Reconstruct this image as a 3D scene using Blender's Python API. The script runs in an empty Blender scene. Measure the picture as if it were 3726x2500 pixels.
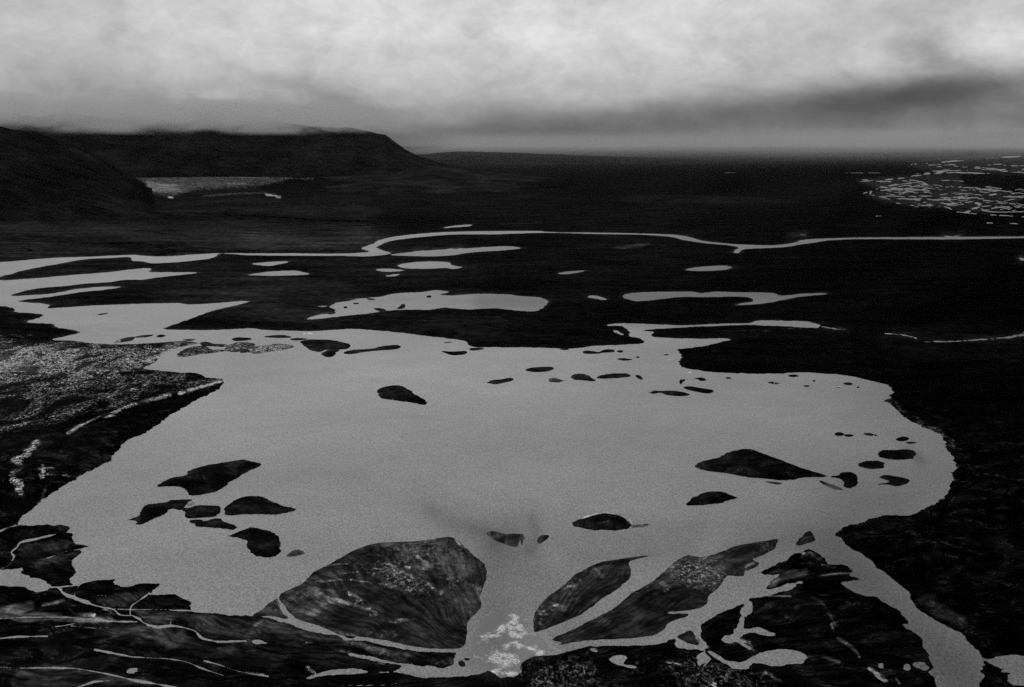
import bpy, math, random
import numpy as np

# ------------------------------------------------------------------ camera, sky, sun, exposure
S = bpy.context.scene
H = 400.0                                   # camera height above the water, metres
FPX = 35.0 / 36.0 * 3726                    # focal length in pixels of the 3726 px wide photograph
PITCH = math.atan((1250 - 513.5) / FPX)
cam_data = bpy.data.cameras.new('camera')
cam_data.lens = 35; cam_data.sensor_width = 36
cam_data.clip_start = 1; cam_data.clip_end = 300000
cam = bpy.data.objects.new('camera', cam_data)
cam.location = (0, 0, H); cam.rotation_euler = (math.pi / 2 - PITCH, 0, 0)
S.collection.objects.link(cam); S.camera = cam

S.view_settings.view_transform = 'Standard'; S.view_settings.look = 'None'
S.view_settings.exposure = 0.0; S.view_settings.gamma = 1.0
S.render.engine = 'CYCLES'
S.cycles.use_denoising = False
S.cycles.use_adaptive_sampling = False
S.cycles.max_bounces = 6; S.cycles.diffuse_bounces = 2; S.cycles.glossy_bounces = 2
S.cycles.volume_bounces = 2; S.cycles.transparent_max_bounces = 8
S.cycles.volume_step_rate = 1.0; S.cycles.volume_max_steps = 128

SUN_EL, SUN_AZ = math.radians(55), math.radians(-60)        # high behind thin cloud, to the left

class NT:
    """tiny node-tree writer"""
    def __init__(s, tree):
        s.t = tree; s.n = tree.nodes; s.l = tree.links; s.n.clear()
    def node(s, kind, **kw):
        n = s.n.new(kind)
        for k, v in kw.items(): setattr(n, k, v)
        return n
    def put(s, sock, v):
        if isinstance(v, bpy.types.NodeSocket): s.l.new(v, sock)
        elif v is not None: sock.default_value = v
    def m(s, op, a, b=None, c=None, clamp=False):
        n = s.node('ShaderNodeMath', operation=op, use_clamp=clamp)
        for i, v in enumerate((a, b, c)):
            if v is not None: s.put(n.inputs[i], v)
        return n.outputs[0]
    def vm(s, op, a, b=None):
        n = s.node('ShaderNodeVectorMath', operation=op)
        s.put(n.inputs[0], a)
        if b is not None: s.put(n.inputs[1], b)
        return n.outputs[0]
    def noise(s, vec, scale, detail=4, rough=.55, dist=0.0, dims='3D'):
        n = s.node('ShaderNodeTexNoise', noise_dimensions=dims)
        s.put(n.inputs['Vector'], vec); n.inputs['Scale'].default_value = scale
        n.inputs['Detail'].default_value = detail; n.inputs['Roughness'].default_value = rough
        n.inputs['Distortion'].default_value = dist
        return n.outputs['Fac']
    def ramp(s, fac, pts, interp='EASE'):
        n = s.node('ShaderNodeValToRGB'); r = n.color_ramp; r.interpolation = interp
        while len(r.elements) < len(pts): r.elements.new(.5)
        for e, (p, v) in zip(r.elements, pts):
            e.position = p; e.color = (v, v, v, 1)
        s.put(n.inputs[0], fac); return n.outputs[0]
    def maprange(s, v, a, b, c, d, smooth=True):
        n = s.node('ShaderNodeMapRange', interpolation_type='SMOOTHSTEP' if smooth else 'LINEAR')
        s.put(n.inputs[0], v)
        for i, x in enumerate((a, b, c, d)): s.put(n.inputs[i + 1], x)
        return n.outputs[0]

world = bpy.data.worlds.new('World'); S.world = world; world.use_nodes = True
w = NT(world.node_tree)
tc = w.node('ShaderNodeTexCoord')
d = w.vm('NORMALIZE', tc.outputs['Generated'])
sep = w.node('ShaderNodeSeparateXYZ'); w.put(sep.inputs[0], d)
el = w.m('ARCSINE', sep.outputs[2])                         # elevation
az = w.m('ARCTAN2', sep.outputs[0], sep.outputs[1])         # azimuth from +Y
comb = w.node('ShaderNodeCombineXYZ'); w.put(comb.inputs[0], az); w.put(comb.inputs[1], w.m('MULTIPLY', el, 2.4))
warp_a = w.noise(comb.outputs[0], 5.0, 5, .55)
warp_b = w.noise(w.vm('ADD', comb.outputs[0], (7.3, 2.1, 4.4)), 9.0, 5, .6)
elw = w.m('ADD', el, w.m('MULTIPLY', w.m('SUBTRACT', warp_a, .5), .030))
azw = w.m('ADD', az, w.m('MULTIPLY', w.m('SUBTRACT', warp_b, .5), .16))
# cloud brightness by elevation: dim haze at the horizon, bright overcast above it
base = w.ramp(w.m('MULTIPLY', elw, 3.2), [(0.0, .06), (.035, .115), (.075, .20), (.13, .39), (.21, .52), (.32, .64), (.46, .60), (1.0, .42)], 'LINEAR')
def blob(x, y, sx, sy, amp, tilt=0.0):
    """a soft cloud mass in the sky, placed by azimuth and elevation"""
    a0, e0 = math.radians(x), math.radians(y); sx, sy = math.radians(sx), math.radians(sy)
    da = w.m('SUBTRACT', azw, a0); de = w.m('SUBTRACT', elw, e0)
    de = w.m('SUBTRACT', de, w.m('MULTIPLY', da, tilt))
    q = w.m('ADD', w.m('POWER', w.m('DIVIDE', w.m('ABSOLUTE', da), sx), 2.0), w.m('POWER', w.m('DIVIDE', w.m('ABSOLUTE', de), sy), 2.0))
    return w.m('MULTIPLY', w.m('EXPONENT', w.m('MULTIPLY', q, -1.0)), amp)
clouds = base
for b in [(-20.6, 2.0, 10, 1.6, -.20), (-15.6, 2.25, 1.6, .5, .12), (-27.4, 2.6, 2.5, .5, .08), (-23, 2.1, 2, .35, .06), (-10.6, 2.7, 5, .55, -.17, -.28), (-5, 1.2, 4, .35, .05),
          (21.0, 2.25, 8.0, 1.05, -.40, .05), (22.5, 2.4, 4.5, .6, -.16, .05), (17, 1.9, 10, .9, -.16, .05), (23.4, 4.2, 2.6, 1.2, -.24, -.3), (29.3, 2.4, 2, .5, -.12), (27.5, 5.2, 3.6, 1.0, .10), (21, .35, 10, .45, .12), (21, 6.6, 9, 1.6, -.13, .1),
          (-27, 6.9, 9, 2.2, -.18), (-24, 4, 9, 1.5, -.08), (14, 3.9, 4, .8, -.06, .2), (2, 1.05, 5, .25, -.03)]:
    if b[4] > 0: clouds = w.m('ADD', clouds, blob(*b))
    else: clouds = w.m('MULTIPLY', clouds, w.m('ADD', 1.0, blob(b[0], b[1], b[2], b[3], max(-.8, b[4] * 1.9), b[5] if len(b) > 5 else 0)))
puff = w.vm('MULTIPLY', w.vm('ADD', comb.outputs[0], (1.7, 9.2, 0.4)), (1.0, .62, 1.0))
tex = w.noise(puff, 17.0, 8, .62, .35)
tex2 = w.noise(w.vm('MULTIPLY', comb.outputs[0], (1.0, .8, 1.0)), 34.0, 8, .62, .6)
clouds = w.m('MULTIPLY', clouds, w.m('ADD', .36, w.m('ADD', w.m('MULTIPLY', tex, .85), w.m('MULTIPLY', tex2, .42))))
clouds = w.m('MAXIMUM', clouds, .03)
sky = w.node('ShaderNodeTexSky', sky_type='NISHITA', sun_disc=False)
sky.sun_elevation = SUN_EL; sky.sun_rotation = SUN_AZ
bw = w.node('ShaderNodeRGBToBW'); w.put(bw.inputs[0], sky.outputs[0])
skyv = w.m('MULTIPLY', bw.outputs[0], .008)                 # black-and-white film: the daylight without its colour
tot = w.m('ADD', clouds, skyv)
bg = w.node('ShaderNodeBackground'); w.put(bg.inputs[0], tot); bg.inputs[1].default_value = 1.0
out = w.node('ShaderNodeOutputWorld'); w.l.new(bg.outputs[0], out.inputs[0])

sun_data = bpy.data.lights.new('sun', 'SUN'); sun_data.energy = 1.2; sun_data.angle = math.radians(18)
sun = bpy.data.objects.new('sun', sun_data); S.collection.objects.link(sun)
sun.rotation_euler = (math.pi / 2 - SUN_EL, 0, math.pi - SUN_AZ); sun.location = (0, 0, 3000)

# ------------------------------------------------------------------ from the photograph to the ground
TILES = {'A': (0, 1600, 1.742), 'B': (900, 1600, 1.742), 'C': (1800, 1600, 1.742), 'D': (2726, 1600, 1.742),
         'E': (0, 800, 1.742), 'F': (900, 800, 1.742), 'G': (1800, 800, 1.742), 'H': (2726, 800, 1.742),
         'I': (0, 300, 1.7977), 'J': (1200, 300, 1.7977), 'K': (2426, 300, 1.7977)}
cp, sp = math.cos(PITCH), math.sin(PITCH)
def ground(X, Y):
    """where a line of sight meets the water level"""
    dx = (X - 1863) / FPX; dy = (1250 - Y) / FPX
    dirz = -sp + dy * cp; diry = cp + dy * sp
    k = H / max(-dirz, 1e-3)
    return (dx * k, diry * k)
def pts(s):
    out_, t = [], None
    for tok in s.split():
        if tok in TILES: t = TILES[tok]; continue
        u, v = tok.split(',')
        out_.append(ground(t[0] + float(u) / t[2], t[1] + float(v) / t[2]))
    return np.array(out_)
def smooth(P, closed=True, n=3):
    """Catmull-Rom through the traced points (half strength, so corners stay)"""
    N = len(P); res = []
    for i in range(N if closed else N - 1):
        if closed: p0, p1, p2, p3 = P[i - 1], P[i], P[(i + 1) % N], P[(i + 2) % N]
        else: p0, p1, p2, p3 = P[max(i - 1, 0)], P[i], P[i + 1], P[min(i + 2, N - 1)]
        L = np.linalg.norm(p2 - p1)
        def tang(a, b, c):
            v = c - a; l = np.linalg.norm(v)
            return v / l * L * .75 if l > 1e-6 else v * 0
        t1, t2 = tang(p0, p1, p2), tang(p1, p2, p3)
        for k in range(n):
            t = k / n; t_2, t_3 = t * t, t ** 3
            res.append((2*t_3 - 3*t_2 + 1) * p1 + (t_3 - 2*t_2 + t) * t1 + (-2*t_3 + 3*t_2) * p2 + (t_3 - t_2) * t2)
    if not closed: res.append(P[-1])
    return np.array(res)

# ------------------------------------------------------------------ noise
def _h(ix, iy, s):
    n = (ix * 374761393 + iy * 668265263 + s * 974634777) & 0xffffffff
    n = ((n ^ (n >> 13)) * 1274126177) & 0xffffffff
    return ((n ^ (n >> 16)) & 0xffff) / 65535.0
def vnoise(x, y, s=0):
    fx, fy = np.floor(x), np.floor(y); ix, iy = fx.astype(np.int64), fy.astype(np.int64)
    u, v = x - fx, y - fy; u = u * u * (3 - 2 * u); v = v * v * (3 - 2 * v)
    return (_h(ix, iy, s) * (1 - u) + _h(ix + 1, iy, s) * u) * (1 - v) + (_h(ix, iy + 1, s) * (1 - u) + _h(ix + 1, iy + 1, s) * u) * v
def fbm(x, y, oct=4, s=0, g=.5):
    a, t, r = 1.0, 0.0, 0.0
    for o in range(oct):
        r = r + a * vnoise(x, y, s + o * 17); t += a; a *= g
        x, y = x * 2.03 + 13.7, y * 2.03 + 5.1
    return r / t                                # 0..1

# ------------------------------------------------------------------ polar patch of ground
TH0, DTH, DE0, DDE = math.radians(-41), .00092, math.radians(40), .00072
NTH = int(math.radians(82) / DTH) + 1
NDE = int((DE0 - math.radians(.28)) / DDE) + 1
class Patch:
    def __init__(s, i0=0, i1=NDE, j0=0, j1=NTH, sub=1, step=1):
        i0, j0 = max(i0, 0), max(j0, 0); i1, j1 = min(i1, NDE), min(j1, NTH)
        ni, nj = int((i1 - i0) * sub / step) + 1, int((j1 - j0) * sub / step) + 1
        s.dep = DE0 - (i0 + np.arange(ni) * step / sub) * DDE; s.dep = np.maximum(s.dep, math.radians(.2))
        s.r = H / np.tan(s.dep); s.th = TH0 + (j0 + np.arange(nj) * step / sub) * DTH
        s.R, s.T = np.meshgrid(s.r, s.th, indexing='ij')
        s.x = s.R * np.sin(s.T); s.y = s.R * np.cos(s.T)
    def window(s, xmin, xmax, ymin, ymax):
        """index ranges that contain a world box"""
        c = [(xmin, ymin), (xmin, ymax), (xmax, ymin), (xmax, ymax), (min(max(0, xmin), xmax), ymin)]
        rr = [math.hypot(*p) for p in c]; tt = [math.atan2(*p) for p in c]
        i = np.searchsorted(s.r, [min(rr), max(rr)]); j = np.searchsorted(s.th, [min(tt), max(tt)])
        return slice(max(i[0] - 1, 0), i[1] + 1), slice(max(j[0] - 1, 0), j[1] + 1)
CAP = .05
def sdist(patch, P, closed=True, cap=CAP):
    """signed distance (positive inside) to a polygon, capped at cap*range; returns window and values"""
    R = np.hypot(P[:, 0], P[:, 1]); mg = cap * R.max() * 1.15
    wi, wj = patch.window(P[:, 0].min() - mg, P[:, 0].max() + mg, P[:, 1].min() - mg, P[:, 1].max() + mg)
    x, y = patch.x[wi, wj], patch.y[wi, wj]
    if x.size == 0: return None
    D = np.array(patch.R[wi, wj] * cap)
    inside = np.zeros(x.shape, bool)
    N = len(P)
    for k in range(N if closed else N - 1):
        a, b = P[k], P[(k + 1) % N]
        if closed and a[1] != b[1]:
            lo, hi = min(a[1], b[1]), max(a[1], b[1])
            rr = np.searchsorted(patch.r[wi], [lo * .999, hi * 1.7])       # rows whose y can fall between
            sl = slice(max(rr[0] - 1, 0), rr[1] + 1)
            ys = y[sl]
            m_ = (ys >= lo) & (ys < hi)
            if m_.any():
                xi = a[0] + (ys - a[1]) * (b[0] - a[0]) / (b[1] - a[1])
                inside[sl] ^= m_ & (x[sl] < xi)
        m2 = cap * max(math.hypot(*a), math.hypot(*b)) * 1.15
        ei, ej = patch.window(min(a[0], b[0]) - m2, max(a[0], b[0]) + m2, min(a[1], b[1]) - m2, max(a[1], b[1]) + m2)
        ei = slice(max(ei.start - wi.start, 0), max(ei.stop - wi.start, 0)); ej = slice(max(ej.start - wj.start, 0), max(ej.stop - wj.start, 0))
        xs, ys = x[ei, ej], y[ei, ej]
        if xs.size == 0: continue
        ab = b - a; L2 = max(ab @ ab, 1e-9)
        t = np.clip(((xs - a[0]) * ab[0] + (ys - a[1]) * ab[1]) / L2, 0, 1)
        dd = np.hypot(xs - a[0] - t * ab[0], ys - a[1] - t * ab[1])
        D[ei, ej] = np.minimum(D[ei, ej], dd)
    if closed: D = np.where(inside, D, -D)
    return (wi, wj), D

def adist(p, P, closed, cap):
    """signed distance to a traced shape as an angle seen from the survey point (so far things are wide in metres); capped at cap radians"""
    Q = np.stack([np.arctan2(P[:, 0], P[:, 1]), -np.arctan2(H, np.hypot(P[:, 0], P[:, 1]))], -1)
    ty = -p.dep
    def win(lo, hi):
        i = np.searchsorted(ty, [lo[1] - cap, hi[1] + cap]); j = np.searchsorted(p.th, [lo[0] - cap, hi[0] + cap])
        return slice(i[0], i[1]), slice(j[0], j[1])
    wi, wj = win(Q.min(0), Q.max(0))
    U, V = np.meshgrid(p.th[wj], ty[wi])
    if U.size == 0: return None
    D = np.full(U.shape, float(cap)); inside = np.zeros(U.shape, bool); N = len(Q)
    for k in range(N if closed else N - 1):
        a, b = Q[k], Q[(k + 1) % N]
        if closed and a[1] != b[1]:
            lo, hi = sorted((a[1], b[1])); r0, r1 = np.searchsorted(ty[wi], [lo, hi])
            v = V[r0:r1]; inside[r0:r1] ^= U[r0:r1] < a[0] + (v - a[1]) * (b[0] - a[0]) / (b[1] - a[1])
        ei, ej = win(np.minimum(a, b), np.maximum(a, b))
        ei = slice(max(ei.start - wi.start, 0), max(ei.stop - wi.start, 0)); ej = slice(max(ej.start - wj.start, 0), max(ej.stop - wj.start, 0))
        u, v = U[ei, ej], V[ei, ej]
        if u.size == 0: continue
        ab = b - a; t = np.clip(((u - a[0]) * ab[0] + (v - a[1]) * ab[1]) / max(ab @ ab, 1e-14), 0, 1)
        D[ei, ej] = np.minimum(D[ei, ej], np.hypot(u - a[0] - t * ab[0], v - a[1] - t * ab[1]))
    if closed: D = np.where(inside, D, -D)
    return (wi, wj), D
PXR = 1 / 1.742 / FPX          # one traced pixel as an angle

# ------------------------------------------------------------------ materials
APEX = ground(900 + 1600 / 1.742, 1600 + 1400 / 1.742)
def ground_material(name, rough=.9):
    m = bpy.data.materials.new(name); m.use_nodes = True
    n = NT(m.node_tree)
    at = n.node('ShaderNodeAttribute', attribute_name='surface'); s_ = n.node('ShaderNodeSeparateColor'); n.put(s_.inputs[0], at.outputs['Color'])
    tone, spk, streak = s_.outputs[0], s_.outputs[1], s_.outputs[2]
    geo = n.node('ShaderNodeNewGeometry'); pos = geo.outputs['Position']
    sc = n.vm('MULTIPLY', pos, (.35, 1.0, 1.0))              # vegetation and silt lie in bands across the valley
    n1 = n.noise(pos, .045, 8, .62); n2 = n.noise(sc, .013, 6, .6, .6); n3 = n.noise(pos, .22, 6, .7)
    var = n.m('MULTIPLY', n.maprange(n1, .3, .7, .45, 1.6), n.maprange(n2, .32, .68, .5, 1.55))
    var = n.m('MULTIPLY', var, n.maprange(n3, .3, .7, .7, 1.3))
    wp = n.noise(pos, .012, 3, .5)
    wv = n.node('ShaderNodeCombineXYZ'); n.put(wv.inputs[0], 0.0); n.put(wv.inputs[1], n.m('MULTIPLY', wp, 60.0))
    rel = n.vm('SUBTRACT', n.vm('ADD', pos, wv.outputs[0]), (APEX[0], APEX[1], 0.0))       # silt is drawn out along the lines of the old flood
    rs = n.node('ShaderNodeSeparateXYZ'); n.put(rs.inputs[0], rel)
    fc = n.node('ShaderNodeCombineXYZ'); n.put(fc.inputs[0], n.m('MULTIPLY', n.m('ARCTAN2', rs.outputs[0], rs.outputs[1]), 230.0))
    rlen = n.node('ShaderNodeVectorMath', operation='LENGTH'); n.put(rlen.inputs[0], rel); n.put(fc.inputs[1], n.m('MULTIPLY', rlen.outputs['Value'], .16))
    fl = fc.outputs[0]
    f1 = n.noise(fl, .14, 8, .66, .5); f2 = n.noise(fl, .035, 6, .6, .8)
    chan = n.maprange(n.m('ABSOLUTE', n.m('SUBTRACT', f2, .5)), 0.0, .035, .25, 1.0)         # old dry channels
    band = n.m('MULTIPLY', n.m('MULTIPLY', n.maprange(f1, .40, .62, .2, 2.2), n.maprange(f2, .35, .65, .6, 1.5)), chan)
    rill = n.m('MULTIPLY', n.maprange(n.m('ABSOLUTE', n.m('SUBTRACT', f1, .52)), 0.0, .012, 1.0, 0.0), n.maprange(n1, .50, .62, 0.0, 1.0))
    rill = n.m('MULTIPLY', n.m('MULTIPLY', rill, streak), .10)
    var = n.m('MULTIPLY', var, n.m('ADD', n.m('SUBTRACT', 1.0, streak), n.m('MULTIPLY', band, streak)))
    # coarse rubble, pale stones between dark ones
    sp1 = n.noise(n.vm('MULTIPLY', pos, (.8, .5, 1.0)), .34, 8, .8, .5)
    sp2 = n.noise(n.vm('MULTIPLY', pos, (.45, .22, 1.0)), .04, 7, .68, .8)
    speck = n.m('MULTIPLY', n.maprange(sp1, .51, .61, 0.0, 1.0), n.maprange(sp2, .42, .59, .03, 1.45))
    alb = n.m('ADD', n.m('MULTIPLY', tone, var), n.m('MULTIPLY', n.m('MULTIPLY', spk, speck), 2.4))
    alb = n.m('ADD', alb, rill)
    p = n.node('ShaderNodeBsdfPrincipled')
    n.put(p.inputs['Base Color'], n.m('MINIMUM', alb, .8)); p.inputs['Roughness'].default_value = rough
    p.inputs['Specular IOR Level'].default_value = 0.0
    b = n.node('ShaderNodeBump'); b.inputs['Strength'].default_value = 1.0; b.inputs['Distance'].default_value = 1.6
    n.put(b.inputs['Height'], n.m('ADD', n1, n.m('MULTIPLY', n3, .35))); n.l.new(b.outputs[0], p.inputs['Normal'])
    o = n.node('ShaderNodeOutputMaterial'); n.l.new(p.outputs[0], o.inputs[0])
    return m
MAT_GROUND = ground_material('dark tundra and silt')

def water_material():
    m = bpy.data.materials.new('milky glacial water'); m.use_nodes = True
    n = NT(m.node_tree)
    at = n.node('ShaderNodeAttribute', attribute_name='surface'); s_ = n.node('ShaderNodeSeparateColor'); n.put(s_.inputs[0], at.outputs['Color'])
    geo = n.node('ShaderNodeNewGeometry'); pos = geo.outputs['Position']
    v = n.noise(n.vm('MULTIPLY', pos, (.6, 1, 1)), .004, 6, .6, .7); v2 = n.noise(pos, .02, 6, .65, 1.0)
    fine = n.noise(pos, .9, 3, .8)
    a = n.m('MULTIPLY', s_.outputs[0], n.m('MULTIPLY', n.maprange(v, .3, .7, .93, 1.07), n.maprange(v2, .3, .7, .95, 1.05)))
    fine2 = n.noise(n.vm('MULTIPLY', pos, (1, .45, 1)), .55, 4, .9)
    a = n.m('MULTIPLY', a, n.m('MULTIPLY', n.maprange(fine, .25, .75, .75, 1.25), n.maprange(fine2, .3, .7, .5, 1.5)))
    a = n.m('MULTIPLY', a, n.maprange(n.noise(n.vm('MULTIPLY', pos, (1, .4, 1)), .22, 4, .8), .3, .7, .88, 1.12))
    p = n.node('ShaderNodeBsdfPrincipled'); n.put(p.inputs['Base Color'], a)
    p.inputs['Roughness'].default_value = .34; p.inputs['IOR'].default_value = 1.33; p.inputs['Specular IOR Level'].default_value = .26
    b = n.node('ShaderNodeBump'); b.inputs['Strength'].default_value = .35; b.inputs['Distance'].default_value = .15
    n.put(b.inputs['Height'], n.noise(n.vm('MULTIPLY', pos, (1, 1.6, 1)), .35, 5, .7)); n.l.new(b.outputs[0], p.inputs['Normal'])
    o = n.node('ShaderNodeOutputMaterial'); n.l.new(p.outputs[0], o.inputs[0])
    return m
MAT_WATER = water_material()

# ------------------------------------------------------------------ mesh building
def link_mesh(name, x, y, z, surf, mat, keep=None):
    """one mesh object from a grid; keep = boolean per quad"""
    ni, nj = x.shape
    idx = np.arange(ni * nj).reshape(ni, nj)
    q = np.stack([idx[:-1, :-1], idx[:-1, 1:], idx[1:, 1:], idx[1:, :-1]], -1)     # wound so that normals point up
    q = q[keep] if keep is not None else q.reshape(-1, 4)
    used, inv = np.unique(q, return_inverse=True); q = inv.reshape(-1, 4)
    co = np.stack([x.ravel()[used], y.ravel()[used], z.ravel()[used]], -1).astype(np.float32)
    c0 = co.mean(0) if len(used) < 400000 else np.zeros(3); c0 = np.array([c0[0], c0[1], 0.0], np.float32)
    me = bpy.data.meshes.new(name)
    me.vertices.add(len(co)); me.vertices.foreach_set('co', (co - c0).ravel())
    me.loops.add(q.size); me.loops.foreach_set('vertex_index', q[:, ::-1].ravel().astype(np.int32))
    me.polygons.add(len(q)); me.polygons.foreach_set('loop_start', np.arange(0, q.size, 4, dtype=np.int32))
    me.polygons.foreach_set('loop_total', np.full(len(q), 4, np.int32))
    me.polygons.foreach_set('use_smooth', np.ones(len(q), bool))
    me.update(calc_edges=True)
    if surf is not None:
        at = me.attributes.new('surface', 'FLOAT_COLOR', 'POINT')
        cc = np.ones((len(co), 4), np.float32)
        for k, a in enumerate(surf): cc[:, k] = a.ravel()[used]
        at.data.foreach_set('color', cc.ravel())
    me.materials.append(mat)
    o = bpy.data.objects.new(name, me); o.location = tuple(float(v) for v in c0); S.collection.objects.link(o)
    return o
def structure(o): o['kind'] = 'structure'; return o
def thing(o, label, cat, group=None):
    o['label'] = label; o['category'] = cat
    if group: o['group'] = group
    return o

# ------------------------------------------------------------------ traced shorelines
WATER = []          # water bodies cut into the land
LAKE = """E -260,268 0,268 190,252 350,240 600,232 850,221 920,229 1050,232 1200,222 1350,212 1400,211 1480,210
F 0,213 300,212 500,214 650,212 780,202 740,190 722,180 735,172 800,150 830,130 920,108 1050,92 1200,80 1350,74 1568,71
G 290,70 310,76 700,82 950,87 1150,95 1250,112 1330,135 1500,152 H 0,158 140,162 290,145 330,128 430,120 700,112 1250,108 1742,105 2100,100
H 2100,110 1742,116 1250,124 700,122 500,130 430,142 330,155 250,170 140,178 20,182
G 1590,186 1560,192 1545,212 1515,208 1520,195 1545,175 1500,163 1350,150 1270,140 1180,125 1120,108 950,95 700,91 320,82 0,92
F 1350,92 1200,100 1050,115 930,130 860,150 820,175 850,190 905,208 880,222 750,232 600,228 300,227 0,224
E 1480,217 1395,216 1365,232 1330,246 1200,262 1100,270 980,276 930,270 895,262 850,262 825,250 830,240 800,236 700,242 600,245 480,258 400,275 250,300 150,320 60,345 0,362 -30,372
E 0,384 200,372 450,350 700,330 800,318 950,305 945,330 990,332 1130,332 1260,335 1150,348 1000,365 900,380 800,380 700,395 540,405 400,420 230,435 60,478
E 110,482 330,468 480,440 640,425 770,425 720,435 500,460 300,490 110,515 280,530 320,542 305,560 400,555 560,545 800,535 1050,528 1150,528 1180,538 1400,525 1575,515
E 1500,540 1350,575 1280,600 1200,630 1100,665 1042,683 1060,695 1250,700 1450,695 1600,687 F 80,695 200,702 400,705 650,692 850,702 980,718 1180,742 1375,765 1395,795 1440,808 1560,808
G 300,810 470,816 620,800 930,785 950,768 880,742 800,728 760,700 800,718 840,738 858,708 G 800,672 710,670 800,655 1000,662 1200,668 1450,658 H 0,653 40,640 200,640 370,645 450,670 430,685 250,676 100,670 0,666
G 1450,670 1200,682 1050,690 930,702 1010,710 995,738 1100,748 1320,752 1500,755 1430,772 1350,795 1240,812 1150,820 1180,850 1190,870 1170,910 1210,940 1380,965 1613,974
H 150,975 350,965 450,970 640,990 780,1025 850,1040 910,1090 890,1110 900,1130 855,1150 900,1165 950,1230 1020,1270 1110,1315 1200,1355 1240,1400 1245,1450 1290,1500 1322,1555
D 1310,200 1280,270 1250,340 1190,400 1110,445 1030,475 840,485 740,515 640,545 542,592 580,630 640,680 740,740 800,800 900,880 1000,965 1060,1060 1180,1150 1260,1200 1330,1225 1400,1290 1450,1340 1495,1385
D 1560,1375 1650,1368 1760,1365 2000,1365 2000,1560 1800,1555 1680,1555 1645,1530 1635,1490 1655,1475 1600,1470 1655,1455 1600,1448 1550,1435 1500,1402
D 1482,1405 1480,1480 1460,1568 1440,1760 1220,1760 1190,1568 1170,1500 1140,1470 1160,1450 1140,1370 1100,1290 1050,1220 980,1170 1020,1170 985,1130 935,1080 880,1050 800,1000 740,995 650,950 590,910 700,890 690,870 655,860 658,830 610,795 520,795 490,790 470,750 420,710 380,695 300,725 200,780 100,830 90,850 140,856 200,850 180,880 110,945 180,935 230,912 350,895 260,950 200,965 100,990 10,1003
C 1600,1022 1625,1035 1625,1070 1590,1115 1575,1180 1600,1195 C 1680,1185 1720,1200 1780,1235 1700,1240 1630,1228 1585,1240 1560,1265 1600,1300 1640,1330 1600,1335 1540,1285 1480,1290 1440,1270 1450,1240 1500,1235 1500,1205 1530,1170 1575,1095 1590,1055 1575,1035
C 1500,1065 1400,1110 1330,1160 1310,1190 1310,1250 1340,1290 1355,1330 1220,1332 1150,1312 1140,1262 1050,1292 1000,1300 800,1305 580,1318 480,1340 390,1365 340,1368 250,1370 215,1390 170,1420 160,1450 150,1490 30,1500
B 1568,1468 1530,1460 1480,1480 1400,1495 1300,1500 1100,1508 1000,1482 850,1478 700,1480 500,1495 380,1514 440,1488 560,1465 700,1462 880,1472 975,1440 900,1422 800,1400 700,1378 640,1358 700,1362 830,1388 1000,1420 1150,1440 1250,1448 1300,1425 1318,1352 1200,1345 1050,1340 900,1310 750,1275 660,1268 610,1272 600,1255 500,1235 350,1200 230,1160 130,1130 40,1120
A 1500,1110 1400,1105 1230,1088 1225,1070 1200,1040 1150,1000 1110,985 1000,983 935,985 950,965 1000,918 880,918 760,940 725,915 725,885 640,890 560,905 500,922 470,905 460,880 490,850 475,800 470,780 500,730 525,690 568,675 480,650 460,600 440,585 455,560 440,548 300,540 130,548 105,540 100,515 180,450 280,380 400,300 530,215 560,200 660,150 700,130
E 710,1495 760,1450 830,1385 900,1360 990,1310 1020,1285 1080,1240 1150,1195 1240,1140 1330,1100 1385,1075 1412,1018 1400,1010 1300,1000 1230,972 1080,962 920,945 960,915 1020,870 1040,840 1100,820 1180,800 1260,785 1250,778 1150,770 900,785 700,790 590,782 470,768 320,760 430,735 512,712 450,695 360,680 330,660 170,648 230,625 270,602 200,590 105,585 80,560 40,548 0,548 -260,548"""
WATER.append(LAKE)
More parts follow.
